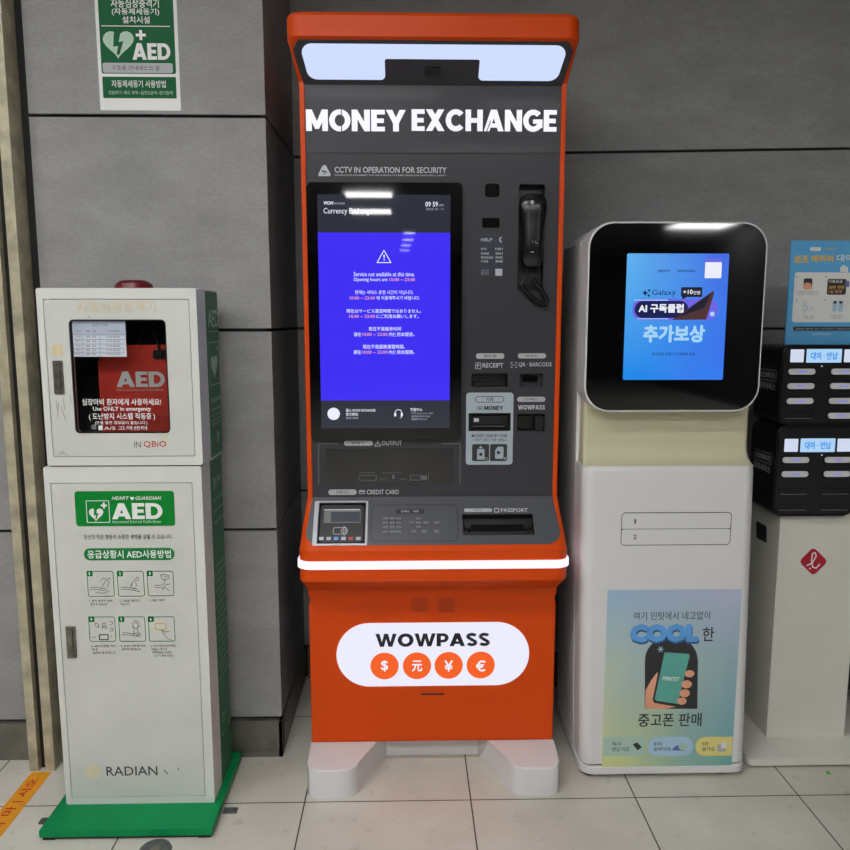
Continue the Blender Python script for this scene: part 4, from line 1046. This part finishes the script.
# neck: concave cream recess between body and head
nk = [(.900, MY+.008, MW-.004), (.903, MY+.018, MW-.005), (.908, MY+.030, MW-.006), (.918, MY+.042, MW-.007), (.934, MY+.051, MW-.008), (.955, MY+.055, MW-.008), (1.075, MY+.055, MW-.008)]
bm = B(); loft(bm, [plan(z, MX+.002, w_, y, 2.087, .012) for z, y, w_ in nk]); link('neck', bm, M['cream'], K2, 40, 'cream recessed neck')
fm = front(MY)
hd = (.4635, 1.052, .929, 1.542)
bm = B(); fhd = front(MY-.004)
slab(bm, fhd, rr(*hd, .066, 10), -.088, 0, 0, .004)
head = link('head', bm, M['white_plastic'], K2, 30, 'white rounded head')
gl = slabo('glass_front', M['black_gloss'], head, fhd, rr(hd[0]+.0045, hd[1]+.0045, hd[2]-.0045, hd[3]-.0045, .0625, 10), -.001, .0022, .0008, 'glossy black glass front')
fgf = front(MY-.0062)
sc_ = fgf.rect(625, 253.5, 726, 379.8)
scr = slabo('screen_picture', M['e_mint'], head, fgf, rr(*sc_, .004), -.0005, .0006, label='glowing blue advert screen')
p = Print(fgf, .0010)
p.text('MINTIT', 657.4, 269.7, 670.6, 272.4, 'e_ink', .02, .3); p.text('SAMSUNG', 677, 269.7, 695, 272.2, 'e_ink', .02)
p.poly([(626, 312), (626, 300), (650, 282), (690, 291), (726, 262), (726, 300), (690, 320), (650, 318)], 'e_mint') if False else None
p.text('Galaxy', 651.8, 289.6, 675.6, 296.6, 'e_ink', 0)
for x, y, r in ((645, 293, 3.2), (649, 290.4, 1.8), (648.5, 295.6, 1.8)): p.poly([(x, y-r), (x+r*.3, y-r*.3), (x+r, y), (x+r*.3, y+r*.3), (x, y+r), (x-r*.3, y+r*.3), (x-r, y), (x-r*.3, y-r*.3)], 'e_ink')
p.rect(681, 287.2, 702, 297, 'e_dark', 1); p.poly([(682, 296.5), (688, 296.5), (682, 299.5)], 'e_dark')
p.rect(632.3, 298.8, 717.6, 320, 'e_violet', 9)
p.rect(704.8, 258.7, 721.6, 261.8, 'e_violet', 1); p.rect(704.8, 262.2, 721.4, 278.2, 'e_white', .8)
p.text('최고등급 단말기가 통째로 반값', 652, 352.4, 695, 355.6, 'e_ink', .004)
p.lift()
p.rect(634.6, 301, 688, 318, 'e_navy', 8); p.poly([(671.5, 320), (713, 290.8), (714, 293), (706, 319.6)], 'e_copper'); p.poly([(676, 318), (711, 293), (704, 308)], 'e_dark')
p.rect(634, 299.6, 668, 300.6, 'e_sky'); p.rect(637, 318.4, 668, 319.2, 'e_sky'); p.disc(712, 314, 2.4, 'e_sky')
p.text('+10', 683, 289.6, 692.6, 294.2, 'e_white', .03); p.text('만원', 693.4, 290.8, 700, 294.4, 'e_white', .01)
p.text('추가보상', 644, 326.4, 705.4, 343.4, 'e_cyan', .05)
p.lift(); p.text('AI 구독클럽', 638.4, 303.8, 683.4, 312.8, 'e_white', .04)
p.text('추가보상', 643, 325, 704.6, 342.4, 'e_sky', .045)
p.done('screen_lettering', scr)
# slots 1 and 2
a = fm.rect(621.7, 513, 730.2, 544.4)
slabo('slot_drawer', M['white_plastic'], body, fm, rr(a[0], (a[1]+a[3])/2+.0008, a[2], a[3], .008), -.001, .0012, .0006, 'numbered slot cover')
slabo('slot_drawer', M['white_plastic'], body, fm, rr(a[0], a[1], a[2], (a[1]+a[3])/2-.0008, .008), -.001, .0012, .0006, 'numbered slot cover')
p = Print(fm, .0004); p.frame(621, 512.2, 731, 545.2, 'print_dark', 4, .8); p.rect(621.6, 528.4, 730.4, 529.2, 'print_dark'); p.lift(.0016)
p.text('1', 634.2, 519, 635.8, 523.6, 'print_dark', .01); p.text('2', 633, 534.4, 636.6, 539, 'print_dark', .01)
p.done('slot_lettering', body)
# poster
po = fm.rect(604.6, 589.6, 736.6, 767.2)
t = slabo('poster', M['poster'], K2, fm, [(po[0], po[1]), (po[2], po[1]), (po[2], po[3]), (po[0], po[3])], .0002, .0008, label='pale blue to green poster of a hand holding a phone')
p = Print(fm, .0012)
p.text('여기 민팃에서 네고없이', 633.6, 611.5, 709.8, 619.8, 'print_dark', .002)
ar = [(644.6, 708.6), (644.8, 660)]+[(671.2-26.4*math.cos(math.radians(k*9)), 660-24*math.sin(math.radians(k*9))) for k in range(21)]+[(697.8, 660), (697.2, 708.6)]
p.poly(ar, 'print_dark')
p.text('한', 702.4, 627, 714, 641, 'print_dark', .012)
p.text('중고폰 판매', 638, 713, 701.5, 726.4, 'print_dark', .018)
p.rect(603.6, 736.6, 645, 755.5, 'badge_green', 1); p.rect(647.8, 736.6, 692.8, 755.5, 'badge_blue', 9); p.rect(695.4, 736.6, 730, 755.5, 'badge_yellow', 9); p.rect(712, 736.6, 732, 755.5, 'badge_yellow')
p.lift()
p.text('COOL', 630.4, 625.4, 699, 643.8, 'cool_dark', .11)
for x, l1, l2, w_ in ((612, '즉시', '현금 지급', 17), (653.6, '데이터', '완벽삭제', 16.5), (702, '비대면', '평가요', 12.5)): p.text(l1, x, 741.6, x+w_*.5, 745.6, 'print_dark', .006); p.text(l2, x, 746.8, x+w_, 751, 'print_dark', .006)
p.poly([(632.5, 744), (637, 742), (641.8, 747), (637.4, 750)], 'print_dark'); p.poly([(633.4, 743.4), (637, 742), (641, 746), (637.2, 748.4)], 'badge_yellow')
p.poly([(671, 750), (676, 745), (684, 747), (684, 750.6)], 'indigo'); p.disc(683, 746, 4.4, 'badge_green'); p.frame(681, 744, 685.4, 748.2, 'pill', 2, .5)
p.rect(717.4, 744, 725.4, 751.6, 'pill', .8); p.rect(721, 741.6, 726, 748, 'print_white', .6)
p.poly([(644.8, 708.4), (645.4, 690), (651, 680), (657, 672), (659.4, 675), (655, 700), (676, 706.4), (665, 708.6)], 'skin')
p.poly([(662.4, 650.6), (664.4, 650), (690.6, 652), (692, 654.4), (680, 706), (677, 706.6), (654, 702.6), (652.4, 699.4)], 'print_dark')
p.lift()
p.text('COOL', 630, 624, 698.4, 641.8, 'cool', .10)
p.poly([(664.4, 652), (688.4, 653.6), (689.4, 655.4), (677.6, 703.6), (656, 700.4), (654.6, 698.4)], 'teal')
for x, y, r in ((689.4, 673.4, 3.8), (686.4, 684, 4.2), (684.4, 693, 4.2), (681.6, 700.8, 3.8)): p.disc(x, y, r*1.25, 'skin', 18, ry=r)
for k in range(3):
    a_ = k*PI/3; p.line([(660.4-3.2*math.cos(a_), 649-3.2*math.sin(a_)), (660.4+3.2*math.cos(a_), 649+3.2*math.sin(a_))], 'badge_blue', .7)
p.frame(658.8, 647.4, 662, 650.6, 'badge_blue', 1, .6)
p.lift(); p.text('MINTIT', 662, 676.4, 680, 680.6, 'print_white', .02, .3, rot=-.10)
p.done('poster_print', t)

# ================================================================== POWER BANK STATION
PXc, PY = 1.170, 2.12
t = thing('station_pedestal', 'off white pedestal with a red diamond badge, carrying two black boxes', 'stand', (1.2, 2.22, 0))
bm = B()
ped = slabo('base_plate', M['pedestal'], t, ff, rr(.985, 2.033, 1.47, 2.345, .02), .008, .030, .003)
boxo('post', M['pedestal'], t, 1.090, 1.331, 2.146, 2.335, .0295, .7285, bev=.002)
bm = B(); slab(bm, ff, rr(1.0, 2.048, 1.455, 2.335, .015), 0, .0085); link('base_pad', bm, M['rubber'], t, None, 'black rubber pad')
fpd = front(2.146)
p = Print(fpd, .0006); cx_, cy_ = 813.3, 561.4
p.poly([(cx_+s_[0], cy_+s_[1]) for s_ in ((0, -13), (2.5, -12), (12, -2.5), (13, 0), (12, 2.5), (2.5, 12), (0, 13), (-2.5, 12), (-12, 2.5), (-13, 0), (-12, -2.5), (-2.5, -12))], 'logo_red')
p.lift(); p.line([(806.5, 565.5), (812, 563), (816, 556), (815, 552.6), (812.4, 553.4), (811.4, 560), (812.4, 567), (816, 568), (819.5, 564)], 'print_white', 1.3); p.disc(809.8, 568.4, .9, 'print_white', 10)
p.done('badge', t, 'red diamond badge with a white loop')
fsd = Face((1.090, 0, 0), (0, -1, 0), (0, 0, 1))
p = Print(fsd, .0006); p.poly([(756.5, 520.5), (766.8, 526.5), (766.8, 543), (756.5, 537.5)], 'slot_in'); p.done('side_grip_hole', t, 'black slot in the side')
slot_banks = []
def station(zc0, zc1, label, rows, filled, qy, dy, dx, side_y, lead):
    f = front(PY); hw = .119
    t = thing('charging_box', label, 'charging station', (PXc, 2.2, zc0))
    bm = B(); slab(bm, f, rr(PXc-hw, zc0, PXc+hw, zc1, .026, 8), -.155, 0, 0, .006); link('body', bm, M['black_matt'], t, 35)
    bm = B(); slab(bm, f, rr(PXc-hw+.008, zc0+.008, PXc+hw-.008, zc1-.008, .02, 8), -.002, .0012, 0, .0008); face_ = link('front_plate', bm, M['black'], t, 35)
    ff_ = front(PY-.0012)
    q = ff_.rect(804.5+dx, qy, 838.6+dx, qy+13.6)
    q = (PXc-.050, q[1], PXc+.050, q[3])
    slabo('display', M['e_disp'], t, ff_, rr(*q, .002), -.0005, .0012, label='lit pale blue display')
    for s in (-1, 1):
        c_ = PXc+s*.0765; h_ = (q[3]-q[1])/2-.001; m_ = (q[1]+q[3])/2
        slabo('code_panel', M['e_qr'], t, ff_, rr(c_-h_*1.05, m_-h_, c_+h_*1.05, m_+h_, .002), -.0005, .001, label='lit white panel')
    p = Print(ff_, .0016); p.utext('대여 · 반납', PXc, (q[1]+q[3])/2, .076, (q[3]-q[1])*.56, 'e_cyan', .03)
    p.disc(821.5+dx, q[1] and dy, .7, 'e_qr', 8); p.done('display_lettering', t)
    for i, y in enumerate(rows):
        for s in (-1, 1):
            c_ = PXc+s*.061; z_ = ff_.loc(810, y)[1]
            bm = B(); ring_slab(bm, ff_, rr(c_-.0425, z_-.0115, c_+.0425, z_+.0115, .004), rr(c_-.0405, z_-.0095, c_+.0405, z_+.0095, .003), -.0005, .0007); fr = link('slot', bm, M['black_matt'], t, 35)
            if (i, s) not in filled:
                bm = B(); slab(bm, ff_, rr(c_-.039, z_-.0090, c_+.039, z_-.0068, .001), .0, .003); link('slot_lip', bm, M['line_grey'], fr)
            else: slot_banks.append((c_, z_, lead, i, s))
    fS = Face((PXc-hw, 0, 0), (0, -1, 0), (0, 0, 1))
    p = Print(fS, .0006)
    zc = side_y; yc = -(PY+.078)
    a_ = (yc-.055, zc-.012, yc+.055, zc+.02)
    o_ = rr(*a_, .006); i_ = rr(a_[0]+.0016, a_[1]+.0016, a_[2]-.0016, a_[3]-.0016, .0045); mi = p.mi('letter_grey')
    A_ = [p.bm.verts.new(fS.P(u, v, .0006)) for u, v in o_]; C_ = [p.bm.verts.new(fS.P(u, v, .0006)) for u, v in i_]
    for k in range(len(o_)): p.bm.faces.new((A_[k], A_[(k+1) % len(o_)], C_[(k+1) % len(o_)], C_[k])).material_index = mi
    p.utext('보조배터리', yc, zc+.004, .092, .019, 'letter_grey', .03); p.utext('대여서비스', yc, zc-.028, .104, .022, 'letter_grey', .015)
    p.done('side_lettering', t, 'grey lettering on the side')
    return t
station(.9955, 1.223, 'upper black power bank charging box, holding seven white power banks', (371.6, 386, 400.9, 415.7), {(0, -1), (0, 1), (1, -1), (1, 1), (2, -1), (2, 1), (3, 1)}, 349, 366.2, 0, 1.130, 'upper')
station(.7295, .9945, 'lower black power bank charging box, holding four, on the white pedestal', (459.8, 473.9, 491.5, 507.4), {(0, -1), (0, 1), (1, -1), (1, 1)}, 438.4, 455, 0, .888, 'lower')
pb = None
ordn = ('top', 'second', 'third', 'fourth')
for c_, z_, lead, i, s in slot_banks:
    side = 'nearer the white kiosk' if s < 0 else 'farther from the white kiosk'
    lab = f'white power bank in the {lead} black box, {ordn[i]} row, {side}'
    base_ = Vector((c_, PY+.04, z_-.0085))
    if pb is None:
        pb = thing('power_bank', lab, 'power bank', base_, 'power banks in the charging boxes')
        f = front(PY-.0012); bm = B(); slab(bm, f, rr(c_-.038, z_-.0083, c_+.038, z_+.0083, .0075, 6), .0001, .0045, 0, .002); link('casing', bm, M['bank_white'], pb, 40)
        p = Print(front(PY-.0057), .0003); p.upoly([(c_-.012, z_-.0012), (c_+.012, z_-.0012), (c_+.012, z_+.0012), (c_-.012, z_+.0012)], 'e_led'); p.done('charge_light', pb, 'violet charge light')
    else:
        n_ = pb.copy(); COL.objects.link(n_); n_.location = base_; n_['label'] = lab
        for ch in pb.children:
            k_ = ch.copy(); COL.objects.link(k_); k_.parent = n_
# ---- blue sign standing on the boxes
BY = 2.165
fbs = front(BY)
a = fbs.rect(788.4, 240.5, 858, 342)
a = (a[0], 1.2232, a[2], a[3])
t = thing('rental_sign', 'sky blue printed sign board standing on the upper black charging box', 'sign', ((a[0]+a[2])/2, BY, 1.223))
slabo('board', M['sign_blue'], t, fbs, rr(*a, .002), -.006, 0, .0008)
p = Print(fbs, .0006)
p.rect(810, 247.2, 820.8, 251, 'print_white', 1); p.text('+ 배터리', 823, 247.6, 836, 250.6, 'gold', .004)
p.text('보조', 794, 255.4, 808.6, 262.6, 'gold', .045); p.text('배터리', 811.4, 255, 833.6, 262.2, 'gold', .045); p.text('대여', 836.6, 254.4, 853, 261.6, 'print_white', .03)
p.poly([(840, 267.5), (843.5, 264.8), (848, 267.5), (848, 272), (840, 272)], 'print_white')
p.rect(793.3, 272.4, 853, 322.2, 'print_white', 2.5); p.rect(793.3, 326.6, 853, 330.8, 'print_dark', 1.6)
p.text('빌린곳에 반납하세요', 812, 333, 831, 335.2, 'print_white')
p.lift()
p.rect(803.4, 278.4, 812, 288, 'print_dark', 1.6); p.poly([(802.6, 286), (805.4, 282.4), (810, 283), (812.4, 287), (811.4, 289.4), (804, 289.4)], 'skin')
p.rect(827, 279, 846, 294.8, 'print_dark', 1.8); p.poly([(845, 281), (849, 281), (849, 287), (845, 287)], 'indigo')
for k in range(2): p.text('이용방법 안내문입니다', 797, 291+k*2.2, 818, 292.6+k*2.2, 'print_grey')
for x, y in ((796.4, 277), (826, 276.6), (796.4, 300.4), (825, 300)): p.disc(x, y, .7, 'print_grey', 8)
for x0, y0, x1, y1 in ((802.4, 301.6, 806.6, 305.4), (802.4, 305.8, 806.6, 310), (806.8, 307, 811, 310.6)): p.frame(x0, y0, x1, y1, 'badge_blue', .5, .6)
p.line([(804.4, 310), (804.4, 313)], 'print_grey', .5); p.disc(813, 308.4, 1, 'badge_blue', 8)
for x in (832.4, 838.2): p.rect(x, 300.4, x+4.6, 311.4, 'badge_blue', .6)
for x, y in ((803, 315.4), (831, 315)): p.text('반납 안내', x, y, x+11, y+1.7, 'print_grey'); p.text('이용 완료', x+1, y+2.2, x+10, y+3.8, 'print_grey')
p.text('반납은 원하는 장소 어디에서나 가능합니다', 796, 327.8, 850, 329.8, 'letter_grey', .004)
p.lift(); p.text('이용요금', 828.4, 279.8, 842.4, 283, 'print_white', .02); p.text('30분 천원', 828.4, 285.4, 844, 289, 'gold', .02); p.text('1일 최대', 828.4, 290, 841.4, 293.4, 'skin', .02)
p.rect(833.2, 301.4, 836.2, 303.6, 'print_dark', .3); p.rect(839, 301.4, 842, 303.6, 'print_dark', .3)
p.done('board_print', t)
bm = B(); box(bm, a[0]+.02, a[2]-.02, BY+.006, BY+.06, 1.2232, 1.2262, .001); link('sign_foot', bm, M['sign_blue'], t, 40)
# ---- black box behind the pedestal, and litter
c = atY(852, 640, 2.44)
t = thing('equipment_box', 'black box by the wall behind the white pedestal, at the very edge of view', 'box', (1.49, 2.42, 0))
boxo('case', M['black'], t, 1.425, 1.60, 2.352, 2.425, .075, .42, bev=.004)
for x in (1.44, 1.57): boxo('leg', M['black'], t, x, x+.02, 2.36, 2.42, 0, .0755)
c = atZ(828, 773, .0)
bm = B()
R_ = [[Vector((c.x+(.006+.0008*math.sin(5*k))*q*math.cos(2*PI*k/14), c.y+.007*q*math.sin(2*PI*k/14), z)) for k in range(14)] for q, z in ((1, .0003), (1.05, .002), (.6, .0045), (.15, .004))]
loft(bm, R_)
o = rebase(link('green_scrap', bm, M['litter'], None, 60)); tag(o, 'tiny bright green scrap lying on the floor tiles before the pedestal base', 'litter')

# ================================================================== LIGHTS OF THE HALL
def lamp(x, y, lx, ly, lab):
    t = thing('ceiling_light', lab, 'ceiling light', (x, y, 2.75), 'lamps of the hall ceiling')
    bm = B(); ring_slab(bm, ff, rr(x-lx/2-.02, y-ly/2-.02, x+lx/2+.02, y+ly/2+.02, .005), rr(x-lx/2, y-ly/2, x+lx/2, y+ly/2, .003), 2.70, 2.7495); link('frame', bm, M['white_paint'], t)
    bm = B(); box(bm, x-lx/2+.0005, x+lx/2-.0005, y-ly/2+.0005, y+ly/2-.0005, 2.712, 2.73); link('diffuser', bm, M['e_lamp'], t)
LAMPS = [(-1.9, .55, 1.2, .22), (-.5, .45, 1.2, .22), (-1.9, -.9, 1.2, .22), (-.4, -.9, 1.2, .22), (1.1, -1.1, 1.2, .22), (-1.2, -2.4, 1.2, .22), (.6, -2.4, 1.2, .22), (-.44, -4.75, .53, .5), (-.48, -6.12, .53, .5), (.03, -8.55, .18, .2), (.01, -9.6, .18, .2), (-.03, -10.6, .18, .2), (-.06, -11.6, .18, .2), (4.4, -7.6, .9, .85)]
for x, y, lx, ly in LAMPS: lamp(x, y, lx, ly, 'white ceiling lamp of the hall, out of the frame behind the viewer')
wd = bpy.data.worlds.new('world'); SC.world = wd; wd.use_nodes = True
wd.node_tree.nodes['Background'].inputs[0].default_value = (.5, .5, .52, 1); wd.node_tree.nodes['Background'].inputs[1].default_value = .05

cd = bpy.data.cameras.new('camera'); co = bpy.data.objects.new('camera', cd); COL.objects.link(co)
cd.sensor_width = 36; cd.sensor_fit = 'HORIZONTAL'; cd.lens = 36*F/850; cd.clip_start = .01
co.matrix_world = Matrix.Translation(CAM) @ Matrix((RT, UP, -FW)).transposed().to_4x4()
SC.camera = co
vs = SC.view_settings
SC.display_settings.display_device = 'sRGB'
vs.view_transform = 'Standard'; vs.look = 'None'; vs.gamma = 1; vs.use_curve_mapping = False; vs.exposure = 0.0
